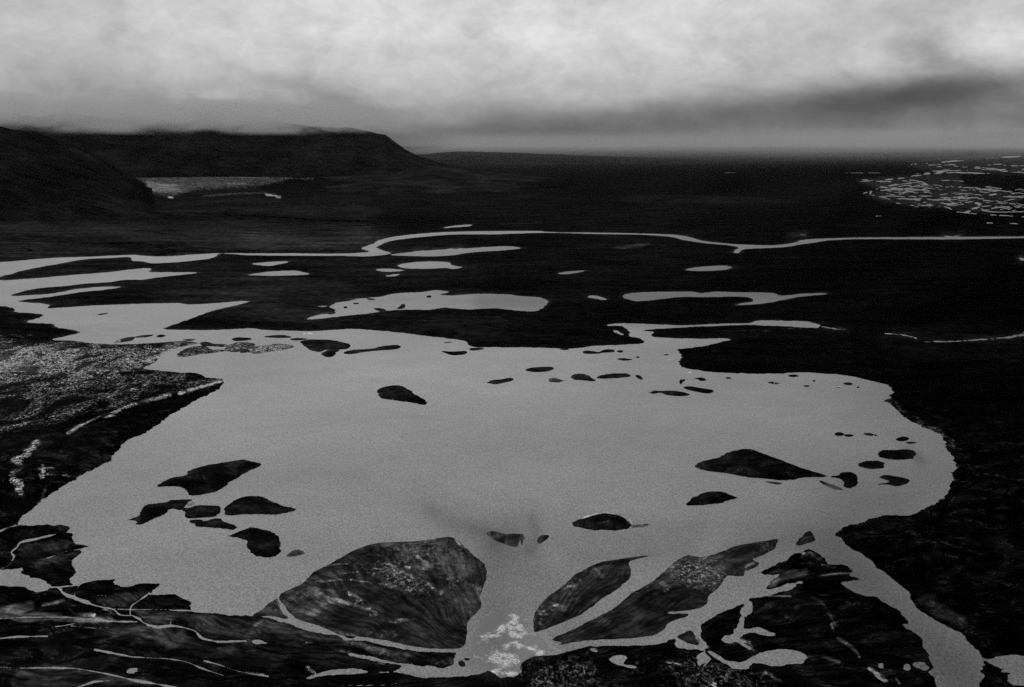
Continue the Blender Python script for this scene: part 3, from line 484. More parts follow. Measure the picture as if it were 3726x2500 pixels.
# tones: polylines or polygons where the ground itself is paler or darker; (shape, kind, radius px, albedo add, rubble add)
TONES = [
 # bright rubble shore on the left
 ('poly', "E -300,760 200,770 560,790 900,790 1150,775 1260,785 1100,822 1030,860 900,940 700,1010 500,1060 250,1100 0,1120 -300,1130", 40, .004, .42),
 ('poly', "E -300,800 300,830 600,860 700,960 400,1010 0,1010 -300,1010", 60, .02, .55),
 ('poly', "E -300,1100 300,1080 800,960 1200,965 1400,1010 1250,1075 900,1160 500,1260 0,1400 -300,1450", 40, .000, .16),
 ('line', "E 0,925 200,928 450,925", 22, .05, .5), ('line', "E 880,912 960,900 1030,852 1100,828 1180,808 1262,786", 11, .25, .8),
 ('line', "E 740,922 830,912 900,915", 9, .10, .5), ('line', "E 1412,1020 1330,1050 1240,1080 1140,1110", 7, .45, .8),
 ('line', "E 1080,1122 900,1168 800,1208 740,1240", 9, .12, .9), ('line', "E 760,1235 700,1265 640,1275 600,1295 520,1335 440,1385", 9, .24, .7),
 ('line', "E 640,1280 740,1278", 6, .25, .8), ('line', "E 950,1040 850,1085 740,1115 650,1165", 7, .05, .7), ('line', "E 520,1220 330,1270 150,1320 20,1340", 6, .05, .6),
 ('line', "A 240,45 210,60 160,125 95,150 125,185 120,215 85,245 90,280 130,290 125,340 140,370", 15, .05, 1.0), ('line', "A 95,240 80,280 130,300", 16, .05, .9),
 ('line', "A 275,200 270,260", 9, .15, .9), ('line', "A 250,243 330,240 500,238", 4, .08, .4), ('line', "A 295,300 270,370 250,400", 6, .05, .6), ('line', "A 250,215 340,205", 5, .05, .5),
 ('line', "A 270,1055 330,1045 400,1030", 11, .15, .6), ('line', "A 440,1080 480,1105 600,1118", 8, .10, .7), ('line', "A 660,1060 700,1090", 14, .1, .7),
 ('poly', "A -60,1130 -60,1080 60,1060 190,1030 215,1045 200,1075 120,1110 60,1135", 14, .16, .0),
 ('poly', "A 60,1130 200,1100 330,1105 450,1125 600,1130 740,1150 600,1160 400,1150 200,1160 120,1150", 14, .15, .0),
 ('poly', "A 120,1440 400,1435 560,1460 700,1490 1000,1568 100,1600 90,1500", 20, .022, .0),
 ('poly', "A 560,1180 800,1170 1000,1200 1180,1210 1250,1290 1500,1300 1600,1200 1600,1330 1200,1330 900,1300 720,1260", 30, .022, .0),
 ('poly', "A 850,1085 1100,1085 1200,1100 1060,1160 950,1160 880,1120", 16, .03, .0), ('poly', "A 1150,1100 1600,1120 1740,1160 1600,1260 1290,1250 1200,1180", 24, .014, .0),
 ('poly', "A 600,1010 700,985 850,980 880,1010 800,1060 640,1050", 12, .02, .0), ('poly', "A 230,770 500,700 500,740 300,800", 12, .02, 0), ('poly', "A 120,700 300,650 500,660 300,720 150,760", 16, .012, 0),
 # streaks on the big delta island
 ('line', "B 1080,770 1110,790 1150,820 1205,840", 12, .16, .3), ('line', "B 1090,840 1140,842", 8, .2, .3), ('line', "B 885,812 910,816", 6, .25, .3), ('line', "B 1000,828 1030,832", 5, .25, .3),
 ('line', "B 260,970 340,985 460,990", 28, .11, .05), ('line', "B 500,1010 540,1040 620,1060 740,1090 810,1112", 20, .075, .35), ('line', "B 640,1000 700,1030 760,1090", 18, .06, .3),
 ('line', "B 270,1090 340,1110 450,1120", 20, .06, .3), ('line', "B 860,1165 950,1170 1080,1162", 10, .09, .4), ('line', "B 400,920 650,910 780,930 880,940", 6, .06, .2),
 ('line', "B 500,805 640,805", 5, .07, .2), ('line', "B 600,870 740,860 840,880", 5, .03, .2), ('line', "B 1170,960 1230,995", 10, .10, .5), ('line', "B 1010,960 1060,970", 8, .08, .5),
 ('line', "B 380,1040 500,1065", 6, .08, .1), ('line', "B 1320,640 1345,670", 8, .2, .3), ('line', "B 1380,680 1460,750 1500,790", 7, .06, .1), ('line', "B 880,655 910,700 960,720", 8, .04, .1),
 ('poly', "B 800,790 900,790 1050,900 1200,1000 1180,1080 1000,1000 800,900", 40, .012, .16), ('line', "B 1100,910 1150,940 1230,990", 14, .05, .3), ('line', "B 1320,1130 1360,1200", 16, .04, .1),
 ('line', "B 1150,990 1180,1060", 6, .03, .5), ('poly', "B 1150,700 1480,780 1500,900 1440,1080 1380,1200 1300,1100 1250,900", 50, .010, .06),
 ('line', "B 190,1020 205,1060 245,1120", 9, .08, .1), ('poly', "B 40,1140 200,1160 500,1240 620,1285 500,1290 200,1270 60,1200", 24, .02, .02), ('line', "B 50,1190 90,1160", 12, .10, 0), ('line', "B 375,1298 410,1298", 6, .15, .3),
 ('line', "B 640,1290 780,1320 900,1370 1100,1400 1290,1400", 26, .025, .12), ('line', "B 560,1340 640,1350 760,1400 860,1410", 14, .05, .1),
 ('line', "B -60,1470 60,1480 130,1500", 5, .1, .4), ('line', "B 380,1450 440,1490", 6, .04, .3),
 # leaf and club islands
 ('line', "C 440,955 480,940 520,945", 10, .10, .4), ('line', "C 540,900 550,930", 9, .08, .3), ('line', "C 620,810 660,850 690,890", 14, .05, .05), ('line', "C 290,1110 400,1060 520,1020", 8, .02, .1), ('line', "C 370,1070 500,1080", 9, .02, .1),
 ('line', "C 1060,920 1100,950 1080,970", 16, .05, .2), ('line', "C 1130,800 1120,880 1160,920", 16, .03, .15), ('line', "C 1590,810 1640,790", 7, .12, 0), ('line', "C 1100,1095 1250,1088", 8, .12, 0), ('line', "C 970,1048 1000,1050", 6, .04, 0),
 ('poly', "C 1200,780 1450,730 1500,850 1350,950 1220,960 1150,850", 40, .010, .09), ('line', "C 640,1170 800,1165", 6, .02, 0), ('line', "C 380,1275 450,1250 560,1230", 12, .02, 0),
 # right delta
 ('poly', "D 130,900 230,850 360,830 340,870 200,900 130,940", 12, .05, 0), ('poly', "D 100,850 300,830 230,860 180,890", 14, .04, 0), ('line', "D 460,795 520,798", 4, .2, .2), ('line', "D 380,885 520,860 650,845", 4, .09, 0), ('line', "D 130,990 260,998", 5, .09, 0), ('line', "D 450,995 510,998", 4, .1, 0),
 ('poly', "D 600,910 690,900 790,1000 740,1000 640,950", 14, .06, 0), ('line', "D 400,1010 450,1035 500,1100 540,1180", 12, .03, 0), ('line', "D 520,1180 535,1230", 7, .07, .2), ('line', "D 560,1270 650,1325 700,1380", 10, .06, .3), ('poly', "D 20,1050 200,1010 420,1030 500,1100 300,1160 60,1150", 30, .005, 0),
 ('line', "D 760,1450 850,1510 870,1530", 8, .3, .5), ('line', "D 930,1520 950,1550", 7, .3, .5), ('line', "D 370,1380 480,1390 570,1420", 14, .04, .1), ('line', "D 0,1290 20,1325", 12, .2, .7), ('line', "D 340,730 400,730 440,760", 16, .03, .2), ('line', "D 100,1480 200,1540", 10, .04, .1),
 ('poly', "D 1040,970 1150,1000 1250,1060 1370,1140 1350,1190 1200,1130 1080,1050", 20, .020, .03), ('line', "D 1205,655 1320,700 1460,735", 6, .025, 0), ('line', "D 1000,550 1060,640 1120,760 1180,830", 14, .004, 0),
 ('line', "C 1280,1260 1320,1300 1360,1320", 12, .12, .8), ('line', "C 1560,1260 1600,1290 1640,1330", 11, .12, .8), ('line', "C 1400,1370 1450,1400", 10, .05, .7), ('line', "C 1460,1260 1530,1240", 14, .10, 0), ('line', "C 600,1330 640,1335", 10, .2, .3), ('line', "C 1080,1410 1160,1408 1250,1430", 8, .05, .4),
 ('poly', "C 150,1380 400,1390 1200,1400 1742,1500 1742,1650 0,1650 0,1500", 60, .000, .07), ('line', "C 1340,1520 1400,1560", 9, .05, .6), ('line', "C 40,1470 130,1488", 10, .1, .9), ('line', "B 1560,1470 1700,1490", 10, .1, .9),
 # thin white rims
 ('line', "C 555,500 600,480 640,473 700,469 760,475 830,499 868,514", 10, .6, .5), ('line', "C 850,505 872,520", 14, .6, 0), ('line', "C 660,545 720,530", 5, .03, .3), ('line', "C 1560,66 1640,66 D 40,70 100,92 190,124", 6, .25, .3),
 ('line', "D 70,70 180,118", 3, .15, 0), ('line', "F 1010,1065 1050,1090", 3, .2, .3), ('line', "E 1150,868 1115,862 1130,845", 4, .3, .3), ('line', "E 1440,838 1500,844", 5, .5, .3), ('line', "E 1540,848 1590,845", 4, .3, .3), ('line', "E 1300,770 1345,772", 3, .4, .3),
 ('line', "E 700,775 760,765", 4, .35, .5), ('line', "E 860,755 910,750", 4, .3, .3), ('poly', "F 20,845 60,800 200,785 300,803 150,840", 14, .02, .6), ('poly', "G 345,1005 380,1000 448,1018 350,1030", 10, .06, .5), ('line', "G 985,1085 1020,1085", 8, .06, .4), ('line', "G 1050,1080 1090,1078", 4, .3, .2),
 ('line', "G 1260,990 1350,995", 3, .35, .2), ('line', "G 765,886 780,890", 3, .6, .2), ('line', "H 160,1035 200,1032", 4, .35, .5), ('line', "H 790,1370 812,1383", 4, .5, .2), ('line', "H 555,1055 585,1055", 4, .5, .2), ('line', "F 1505,1027 1530,1025", 4, .5, .2), ('line', "F 358,722 412,722", 4, .6, .0),
 ('poly', "E 1165,810 1342,800 1620,778 1600,840 1300,852 1170,866", 10, .004, .22),
 # rim along the right shore
 ('line', "H 880,1130 930,1170 960,1210 1030,1255 1110,1300 1200,1345 1260,1395 1290,1440", 18, .012, .12),
 # far land
 ('poly', "I 900,612 1300,612 1900,625 1600,690 1300,700 1150,740 990,725 950,660", 16, .014, .17), ('line', "I 900,612 1100,614 1330,620 1700,628 2050,632", 3, .10, .1), ('line', "I 960,655 1050,668 1150,680", 9, .10, .1), ('poly', "I 965,665 1100,680 1200,720 1000,722", 12, .07, .1),
 ('line', "I 1100,748 1130,752", 5, .5, 0), ('line', "I 1740,735 1790,740 1830,752", 6, .4, .3), ('line', "I 1330,750 1500,735 1740,722", 5, .05, 0), ('line', "I 1500,665 1600,668", 6, .07, .2),
 ('poly', "I -200,860 700,850 1500,820 2337,800 2400,900 1500,860 700,890 0,900", 20, .010, 0), ('poly', "I -200,930 800,920 1600,900 2400,930 2400,1100 1600,1090 1000,1040 0,1000", 30, .010, 0), ('poly', "I -200,1040 200,1040 800,1100 500,1130 200,1150 -200,1150", 20, .008, 0),
 ('line', "I 880,860 1300,862 1700,880 2100,905 2400,915", 5, -.012, 0), ('line', "I 900,970 1100,1000 1300,1020 1600,1018 2100,990", 4, -.012, 0), ('line', "I 1560,1105 1700,1112", 6, -.03, 0), ('line', "I 1030,1080 1150,1110 1010,1130", 8, -.014, 0), ('line', "I 0,905 500,900 900,870", 5, -.01, 0), ('line', "I 140,1090 210,1105", 8, -.02, 0), ('line', "I 700,1065 900,1060 1150,1075", 6, -.012, 0),
 ('poly', "I 600,810 2300,740 2400,790 1500,800 800,830", 12, .006, 0), ('poly', "I 1850,1180 2000,1120 2337,1150 3000,1120 3000,1500 1000,1500 1300,1300", 60, .004, 0),
 ('poly', "K -200,740 300,745 650,760 900,790 600,800 0,795 -300,790", 8, .004, 0), ('poly', "G 750,185 850,165 985,150 950,170 830,190", 8, .03, 0), ('line', "G 30,30 300,25", 6, .01, 0), ('line', "J 300,540 560,545", 5, .03, .1), ('line', "J 400,545 460,545", 3, .15, .2), ('line', "J 1360,690 1550,685", 4, -.01, 0),
 ('poly', "F -300,60 300,110 700,60 720,170 400,205 -300,200", 24, .008, 0), ('poly', "F 0,380 700,400 1000,640 1600,600 1560,780 1000,700 200,690 -300,600", 60, .003, 0),
 ('poly', "K 1250,640 1700,600 1900,600 1950,680 2200,710 2337,760 2100,860 1850,830 1500,800 1300,740 1400,700", 22, .005, .05), ('poly', "K 1620,530 2400,480 2400,600 2100,600 1750,590", 20, .005, .05), ('poly', "K 1600,520 2400,470 2400,440 2000,480", 8, .03, 0),
 ('poly', "H 850,680 1742,680 1900,900 1500,900 1100,900 700,740", 30, .0035, 0), ('line', "G 1380,838 1560,840", 5, .010, 0), ('line', "G 1450,712 1742,712", 3, .02, 0), ('line', "H 200,693 330,695", 3, .03, 0), ('line', "H 625,848 650,852", 6, .03, 0), ('line', "H 240,240 500,245 700,250", 4, .004, 0), ('line', "H 330,100 360,93", 3, .04, 0),
]

def px_m(P, px):
    """a width of px photograph-tile pixels as metres across the line of sight there"""
    R = np.hypot(np.hypot(P[:, 0], P[:, 1]).mean(), H)
    return px / 1.742 / FPX * R

rb = random.Random(11)
for k in range(75):            # the braided river on the far plain
    u = rb.uniform(1350, 2330); v = 700 + (u - 1350) * .05 + rb.uniform(-55, 95) * (1 if u > 1500 else .5)
    L_, q_ = rb.uniform(60, 260), rb.uniform(-10, 12)
    STREAMS.append(('K ' + ' '.join('%.0f,%.0f' % (u + L_ * t, v + q_ * t + 7 * math.sin(t * 5 + k)) for t in (0, .25, .5, .75, 1)), -rb.uniform(3, 8.5)))
for k in range(14):
    u = rb.uniform(1650, 2300); v = rb.uniform(530, 590); L_ = rb.uniform(80, 220)
    STREAMS.append(('K %.0f,%.0f %.0f,%.0f %.0f,%.0f' % (u, v, u + L_ / 2, v + rb.uniform(-6, 4), u + L_, v + rb.uniform(-8, 6)), -rb.uniform(3, 7)))
POLY_W = [smooth(pts(s)) for s in WATER]
POLY_I = [smooth(pts(s[0])) for s in ISLANDS]
POLY_P = [smooth(pts(s)) for s in POND_ISLETS]
POLY_S = []
for s, wd in STREAMS:
    P = pts(s)
    if len(P) > 1 and abs(wd) > 1: POLY_S.append((smooth(P, False), PXR * wd / 2))
POLY_T = []
for kind, s, rad, ta, ra in TONES:
    P = pts(s); POLY_T.append((kind, smooth(P, kind == 'poly', 2), PXR * rad, ta, ra))

def shore_noise(x, y, R):
    """roughness of the shorelines, a couple of metres"""
    k = 1.0 / 9.0
    return (fbm(x * k, y * k, 4, 5, .65) - .5) * 7.5 + (fbm(x / 45, y / 45, 2, 9) - .5) * 5.0
def land_field(p):
    D = np.array(p.R * CAP)
    for P in POLY_W:
        r = sdist(p, P)
        if r: (wi, wj), d_ = r; D[wi, wj] = np.minimum(D[wi, wj], -d_)
    D = D + shore_noise(p.x, p.y, p.R) * np.clip(p.R / 900, .6, 1.6)
    for P, hw in POLY_S:
        broken = hw < 0 or P[0, 1] > 6000; hw = abs(hw) * (.75 if broken else 1)
        r = adist(p, P, False, max(.02, hw * 2))
        if r:
            (wi, wj), d_ = r; x, y = p.x[wi, wj], p.y[wi, wj]
            wob = np.clip(3.4 * fbm(x / 14, y / 14, 3, 3) - 1.0, .4, 2.0)
            if broken: wob = np.clip(5.0 * fbm(p.T[wi, wj] * 190, p.dep[wi][:, None] * 700 + hw * 1e5, 2, 8) - 2.15, -.6, 1.0)
            D[wi, wj] = np.minimum(D[wi, wj], (d_ - hw * wob) * p.R[wi, wj])
    for P in POLY_P:
        r = sdist(p, P)
        if r: (wi, wj), d_ = r; D[wi, wj] = np.maximum(D[wi, wj], d_)
    return D
def surface_field(p, base, spk0=0.0):
    tone = np.zeros(p.x.shape) + base; spk = np.zeros(p.x.shape) + spk0
    wx = (fbm(p.x / 14, p.y / 14, 3, 31) - .5)
    fb_ = fbm(p.x / 9, p.y / 16, 3, 37)
    for kind, P, rad, ta, ra in POLY_T:
        r = adist(p, P, kind == 'poly', rad * 2.6)
        if not r: continue
        (wi, wj), d_ = r
        q = wx[wi, wj] * rad * 2.2
        if kind == 'poly': f = np.clip((d_ + rad * .5 + q) / (rad * 1.3), 0, 1)
        else:
            if ta > .15 or ra > .55: rad = rad * 1.1
            f = np.clip(1.3 - (d_ + q) / rad, 0, 1) * np.clip(fb_[wi, wj] * 3.2 - .75, .15, 1)
        f = f * f * (3 - 2 * f)
        tone[wi, wj] += ta * f; spk[wi, wj] += ra * f
    return np.clip(tone, .001, .7), np.clip(spk, 0, 1.2)
def height(D, x, y, R, hm, L, relief):
    h = hm * np.sign(D) * (1 - np.exp(-np.abs(D) / L))
    n = fbm(x / 70, y / 70, 4, 41) * .6 + fbm(x / 260, y / 260, 3, 51) * .9 - .35
    return h + np.where(D > 0, relief * n * (1 - np.exp(-np.abs(D) / 45)), 0)

# ------------------------------------------------------------------ the land
p = Patch()
D = land_field(p)
left = np.clip((-p.x / p.R - .12) * 4, 0, 1) * np.clip((2600 - p.R) / 900, 0, 1)         # hummocky rubble shore
Z = height(D, p.x, p.y, p.R, 2.2, 26, 2.2 + 9 * left)
far = np.clip((p.R - 2600) / 3000, 0, 1)
Z = np.where(D > 0, Z + far * 5 * (fbm(p.x / 900, p.y / 500, 4, 61)) * (1 - np.exp(-np.maximum(D, 0) / 120)), Z)
azf = np.clip(.5 - p.T / 1.0, 0, 1)
base = .0026 + .0070 * azf * np.clip((p.R - 1500) / 1500, 0, 1)
base = np.where((p.T < 0) & (p.R < 1500), .0050, base)
st = fbm(p.x / (p.R * .10 + 40), p.y / (p.R * .022 + 12), 4, 71)
tone, spk = surface_field(p, base)
mar = .0022 * p.R * (.2 + 1.6 * fbm(p.x / 60, p.y / 160, 3, 15))      # wet silt margins of the ponds on the plain
tone = np.clip(tone * (.2 + 1.6 * st), .001, .7) + .026 * np.exp(-np.maximum(D, 0) / mar) * np.clip((p.R - 1900) / 600, 0, 1) * np.clip((6200 - p.R) / 2000, 0, 1)
OUT = pts("K 1150,420 2500,950")
oi = np.searchsorted(p.r, [math.hypot(*OUT[1]) * .97, 45000]); oj = np.searchsorted(p.th, [math.atan2(*OUT[0]), TH0 + NTH * DTH - .01])
keep = np.ones((len(p.r) - 1, len(p.th) - 1), bool); keep[oi[0]:oi[1], oj[0]:oj[1]] = False
structure(link_mesh('ground', p.x, p.y, Z, (tone, spk, np.clip((1700 - p.R) / 500, 0, .8)), MAT_GROUND, keep))
q = Patch(oi[0], oi[1], oj[0], oj[1], sub=3)
Dq = land_field(q); Zq = 1.8 * np.sign(Dq) * (1 - np.exp(-np.abs(Dq) / 20))
tq, sq = surface_field(q, .0032)
tq = tq * (.2 + 1.6 * fbm(q.x / (q.R * .10 + 40), q.y / (q.R * .022 + 12), 4, 71))
structure(link_mesh('outwash_plain', q.x, q.y, Zq, (tq, sq, tq * 0), MAT_GROUND))
# the ground goes on under and around the viewpoint
ang = np.radians(np.linspace(-41, 41, 60)); rr = np.concatenate([[2.0], np.linspace(40, 477, 24)])
R2, T2 = np.meshgrid(rr, ang, indexing='ij'); x2, y2 = R2 * np.sin(T2), R2 * np.cos(T2)
structure(link_mesh('foreground_ground', x2, y2, 2.5 + 3 * fbm(x2 / 60, y2 / 60, 3, 4), (x2 * 0 + .008, x2 * 0, x2 * 0), MAT_GROUND))

# ------------------------------------------------------------------ the water: one level sheet, silt drawn out by the currents, cloud shade painted on the right
pw = Patch(step=3)
silt = np.full(pw.x.shape, .345)  # water albedo: silt tone, plus shade painted in on the right
SILT_SHADE = [('line', "G 800,490 1300,470 1742,480 H 400,475", 60, -.12), ('line', "F 1500,520 G 100,520 300,530", 90, -.11), ('line', "G 1100,100 1700,170 H 300,140 1000,115 1742,110", 60, -.09), ('line', "K 1200,650 2400,700", 260, -.13),
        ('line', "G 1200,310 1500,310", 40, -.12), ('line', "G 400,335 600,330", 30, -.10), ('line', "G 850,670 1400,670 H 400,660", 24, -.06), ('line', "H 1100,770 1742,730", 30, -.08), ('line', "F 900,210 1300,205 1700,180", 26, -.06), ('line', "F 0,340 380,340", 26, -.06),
        ('line', "D 900,-200 1200,0 1150,250 700,450", 300, -.07), ('line', "D 600,700 1000,1100 1400,1500", 300, -.08), ('line', "A -100,870 200,900", 60, -.03), ('line', "C 0,1000 -100,1300", 400, -.02),('line', "B 1160,450 1260,520 1500,580 C 0,640", 55, -.07), ('line', "B 1120,400 1250,500 1560,620 C 100,600", 130, -.05), ('line', "C 240,500 270,600 230,700", 50, -.09), ('line', "C 400,640 700,620 1000,600 1300,560", 70, -.05),  # wide D strokes: cloud shade over the right side put into the colour
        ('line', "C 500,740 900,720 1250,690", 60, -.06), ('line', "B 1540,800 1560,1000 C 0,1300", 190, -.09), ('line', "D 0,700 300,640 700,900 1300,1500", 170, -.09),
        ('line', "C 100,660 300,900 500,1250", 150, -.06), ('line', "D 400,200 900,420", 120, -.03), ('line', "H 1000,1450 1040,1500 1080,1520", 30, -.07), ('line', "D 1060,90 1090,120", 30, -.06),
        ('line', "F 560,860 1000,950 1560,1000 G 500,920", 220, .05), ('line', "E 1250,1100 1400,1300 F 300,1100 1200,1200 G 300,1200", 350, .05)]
for kind, s, rad, ta in SILT_SHADE:
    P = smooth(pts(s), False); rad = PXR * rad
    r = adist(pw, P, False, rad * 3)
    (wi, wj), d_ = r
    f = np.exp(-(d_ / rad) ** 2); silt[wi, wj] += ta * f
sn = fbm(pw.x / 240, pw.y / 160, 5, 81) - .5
silt = silt - .13 * np.clip((pw.R - 2150) / 400, 0, 1) * np.clip((pw.T + .30) / .35, 0, 1)      # the ponds beyond the lake are darker, less so on the left
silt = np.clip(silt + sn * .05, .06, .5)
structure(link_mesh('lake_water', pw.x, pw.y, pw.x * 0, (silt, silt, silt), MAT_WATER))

# ------------------------------------------------------------------ the islands, one object each
for (s, alb, hm, name, label), P in zip(ISLANDS, POLY_I):
    mg = 14.0
    wi, wj = p.window(P[:, 0].min() - mg, P[:, 0].max() + mg, P[:, 1].min() - mg, P[:, 1].max() + mg)
    big = (wi.stop - wi.start) * (wj.stop - wj.start)
    q = Patch(wi.start - 2, wi.stop + 2, wj.start - 2, wj.stop + 2, sub=2 if big > 3000 else 3)
    D = np.array(q.R * -CAP); r = sdist(q, P)
    (a, b), d_ = r; D[a, b] = d_
    D = D + shore_noise(q.x, q.y, q.R) * (.95 if hm > 2 and name != 'delta_island' else .45) * min(1.0, .55 + q.R.mean() / 4000)
    rel = .5 if name == 'delta_island' else .8
    Z = height(D, q.x, q.y, q.R, hm * .8, 9 if hm > 2 else 6, hm * rel)
    tn, sk = surface_field(q, alb)
    if name == 'delta_island':      # old channels leave curved dark and pale bands of silt
        wv = fbm(q.x / 90, q.y / 34, 4, 91); tn = 1.0 * tn * (.45 + 1.1 * wv) * (.65 + .7 * fbm(q.x / 7, q.y / 5, 3, 95)); sk = sk + .05 * (wv > .5)
    kq = (D[:-1, :-1] > -2.5) | (D[1:, 1:] > -2.5) | (D[1:, :-1] > -2.5) | (D[:-1, 1:] > -2.5)
    o = link_mesh(name, q.x, q.y, Z, (tn, sk, tn * 0 + (.6 if name == 'delta_island' else .5)), MAT_GROUND, kq)
    grp = {'delta_island': 'silt islands of the river delta', 'sandbar': 'half sunken sandbars', 'island': 'dark islands in the lake', 'islet': 'small islets in the lake', 'rock': 'tiny rocks in the lake', 'rubble_islet': 'chain of rubble islets off the left shore'}[name]
    thing(o, label, name.replace('_', ' '), grp)

# ------------------------------------------------------------------ white water where the river breaks into the lake
mf = bpy.data.materials.new('white water'); mf.use_nodes = True; n = NT(mf.node_tree)
at = n.node('ShaderNodeAttribute', attribute_name='surface'); s_ = n.node('ShaderNodeSeparateColor'); n.put(s_.inputs[0], at.outputs['Color'])
geo = n.node('ShaderNodeNewGeometry'); f1 = n.noise(geo.outputs['Position'], .75, 9, .8, .8)
foam = n.maprange(n.m('ADD', n.m('MULTIPLY', s_.outputs[0], .46), n.m('MULTIPLY', f1, 2.4)), 1.40, 1.80, 0.0, 1.0)
pb = n.node('ShaderNodeBsdfPrincipled'); n.put(pb.inputs['Base Color'], n.m('ADD', s_.outputs[1], n.m('MULTIPLY', foam, .8))); pb.inputs['Roughness'].default_value = .34; pb.inputs['IOR'].default_value = 1.33; pb.inputs['Specular IOR Level'].default_value = .26
bp = n.node('ShaderNodeBump'); bp.inputs['Strength'].default_value = .8; bp.inputs['Distance'].default_value = .8; n.put(bp.inputs['Height'], f1); n.l.new(bp.outputs[0], pb.inputs['Normal'])
o_ = n.node('ShaderNodeOutputMaterial'); n.l.new(pb.outputs[0], o_.inputs[0])
RP = smooth(pts("B 1420,1240 1500,1130 1600,1080 1700,1090 C 150,1110 230,1200 330,1290 330,1360 240,1375 170,1420 150,1490 40,1500 B 1540,1470 1460,1420 1420,1330"))
wi, wj = p.window(RP[:, 0].min(), RP[:, 0].max(), RP[:, 1].min(), RP[:, 1].max())
q = Patch(wi.start - 2, wi.stop + 2, wj.start - 2, wj.stop + 2, sub=2)
D = np.array(q.R * -CAP); (a, b), d_ = sdist(q, RP); D[a, b] = d_
fo = np.zeros(q.x.shape)
for s, rad, am in [("C 125,1120 125,1170 80,1180 20,1235 B 1520,1250", 11, 1), ("C 90,1185 120,1230 160,1250 190,1225 150,1190", 11, 1), ("C 145,1305 200,1315 250,1335 290,1365", 11, 1.1), ("C 90,1305 70,1330", 9, .9),
                   ("B 1540,1385 1600,1370 1680,1400 1650,1420 1560,1400", 17, .9), ("C 0,1350 30,1400 60,1420 110,1400", 16, .9), ("B 1590,1470 C 60,1485 120,1490", 14, 1.1), ("B 1480,1290 1540,1240 1640,1190", 9, .8), ("B 1440,1380 1500,1390", 7, .8),
                   ("B 1540,1330 1580,1360 C 30,1380", 18, .55), ("C 200,1200 260,1240", 9, .5)]:
    P = smooth(pts(s), False); rad = px_m(P, rad); r = sdist(q, P, False, .05)
    (a, b), d_ = r; wn = fbm(q.x[a, b] / 5, q.y[a, b] / 5, 3, 7) - .5
    rad = rad * 3.0; fo[a, b] = np.maximum(fo[a, b], am * np.exp(-(np.maximum(d_ + wn * rad * 2.5, 0) / rad) ** 2))
Z = np.where(D > 0, .35 * (1 - np.exp(-np.maximum(D, 0) / 5)) * (.4 + fbm(q.x / 6, q.y / 4, 3, 12)) + .6 * fo, -.4)
kq = (D[:-1, :-1] > -1) | (D[1:, 1:] > -1)
ii = np.clip(np.searchsorted(-pw.dep, -q.dep), 0, len(pw.dep) - 1); jj = np.clip(np.searchsorted(pw.th, q.th), 0, len(pw.th) - 1)
sq_ = silt[np.ix_(ii, jj)]
o = link_mesh('white_water', q.x, q.y, Z, (fo, sq_, fo), mf, kq)
o['kind'] = 'stuff'; o['label'] = 'white foaming rapids where the river breaks into the delta'; o['category'] = 'white water'

# ------------------------------------------------------------------ mountains
def mountain(name, sil, r_ridge, r_front, r_back, alb, seed, rough=.12, pw_=1.4):
    """a range with its skyline at r_ridge; sil = skyline in photograph pixels (display scale 2337 wide)"""
    k = 3726 / 2337
    az_, zz = [], []
    for X, Y in sil:
        dx = (X * k - 1863) / FPX; dy = (1250 - Y * k) / FPX
        v = (dx, cp + dy * sp, -sp + dy * cp); hyp = math.hypot(v[0], v[1])
        az_.append(math.atan2(v[0], v[1])); zz.append(H + r_ridge * v[2] / hyp)
    th = np.linspace(az_[0], az_[-1], max(60, int((az_[-1] - az_[0]) / .0011)))
    zr = np.interp(th, az_, zz)
    if name != 'mountain':                      # low hills run out into the plain at both ends
        e_ = (th - th[0]) / (th[-1] - th[0]); zr = zr * np.clip(np.minimum(e_ / .25, (1 - e_) / .2), 0, 1) ** .7
    rr_ = np.concatenate([np.linspace(r_front, r_ridge, 90), np.linspace(r_ridge, r_back, 40)[1:]])
    R_, T_ = np.meshgrid(rr_, th, indexing='ij'); Zr = np.broadcast_to(zr, R_.shape)
    t = np.where(R_ <= r_ridge, (R_ - r_front) / (r_ridge - r_front), (r_back - R_) / (r_back - r_ridge))
    x, y = R_ * np.sin(T_), R_ * np.cos(T_)
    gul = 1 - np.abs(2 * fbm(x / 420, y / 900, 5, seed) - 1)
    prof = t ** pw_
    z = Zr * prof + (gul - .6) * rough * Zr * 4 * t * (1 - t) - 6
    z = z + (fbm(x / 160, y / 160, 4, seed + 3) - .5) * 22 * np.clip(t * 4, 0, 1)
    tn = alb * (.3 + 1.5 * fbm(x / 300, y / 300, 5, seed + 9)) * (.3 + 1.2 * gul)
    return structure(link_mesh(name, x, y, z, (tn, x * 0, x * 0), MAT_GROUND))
mountain('mountain', [(-500, 240), (-200, 262), (-60, 280), (0, 288), (50, 296), (120, 312), (180, 334), (240, 362), (290, 392), (325, 414), (341, 436), (348, 446)], 7300, 5600, 9500, .006, 3, .10, .8)
mountain('mountain', [(-300, 240), (40, 258), (90, 266), (150, 256), (240, 268), (330, 264), (400, 280), (470, 272), (540, 284), (620, 276), (720, 288), (800, 290), (850, 300), (880, 307), (900, 322), (925, 340), (950, 352), (990, 366), (1050, 384)], 14500, 11800, 17500, .007, 23, .10, .62)
mountain('low_hill', [(700, 402), (800, 400), (900, 394), (950, 380), (985, 373), (1030, 381), (1100, 390), (1180, 398), (1300, 408), (1400, 415)], 11200, 9200, 12500, .010, 43, .05, .8)
mountain('far_hills', [(820, 352), (940, 346), (1030, 344), (1150, 347), (1300, 353), (1500, 360), (1750, 368)], 21000, 17500, 24000, .008, 53, .05, .6)
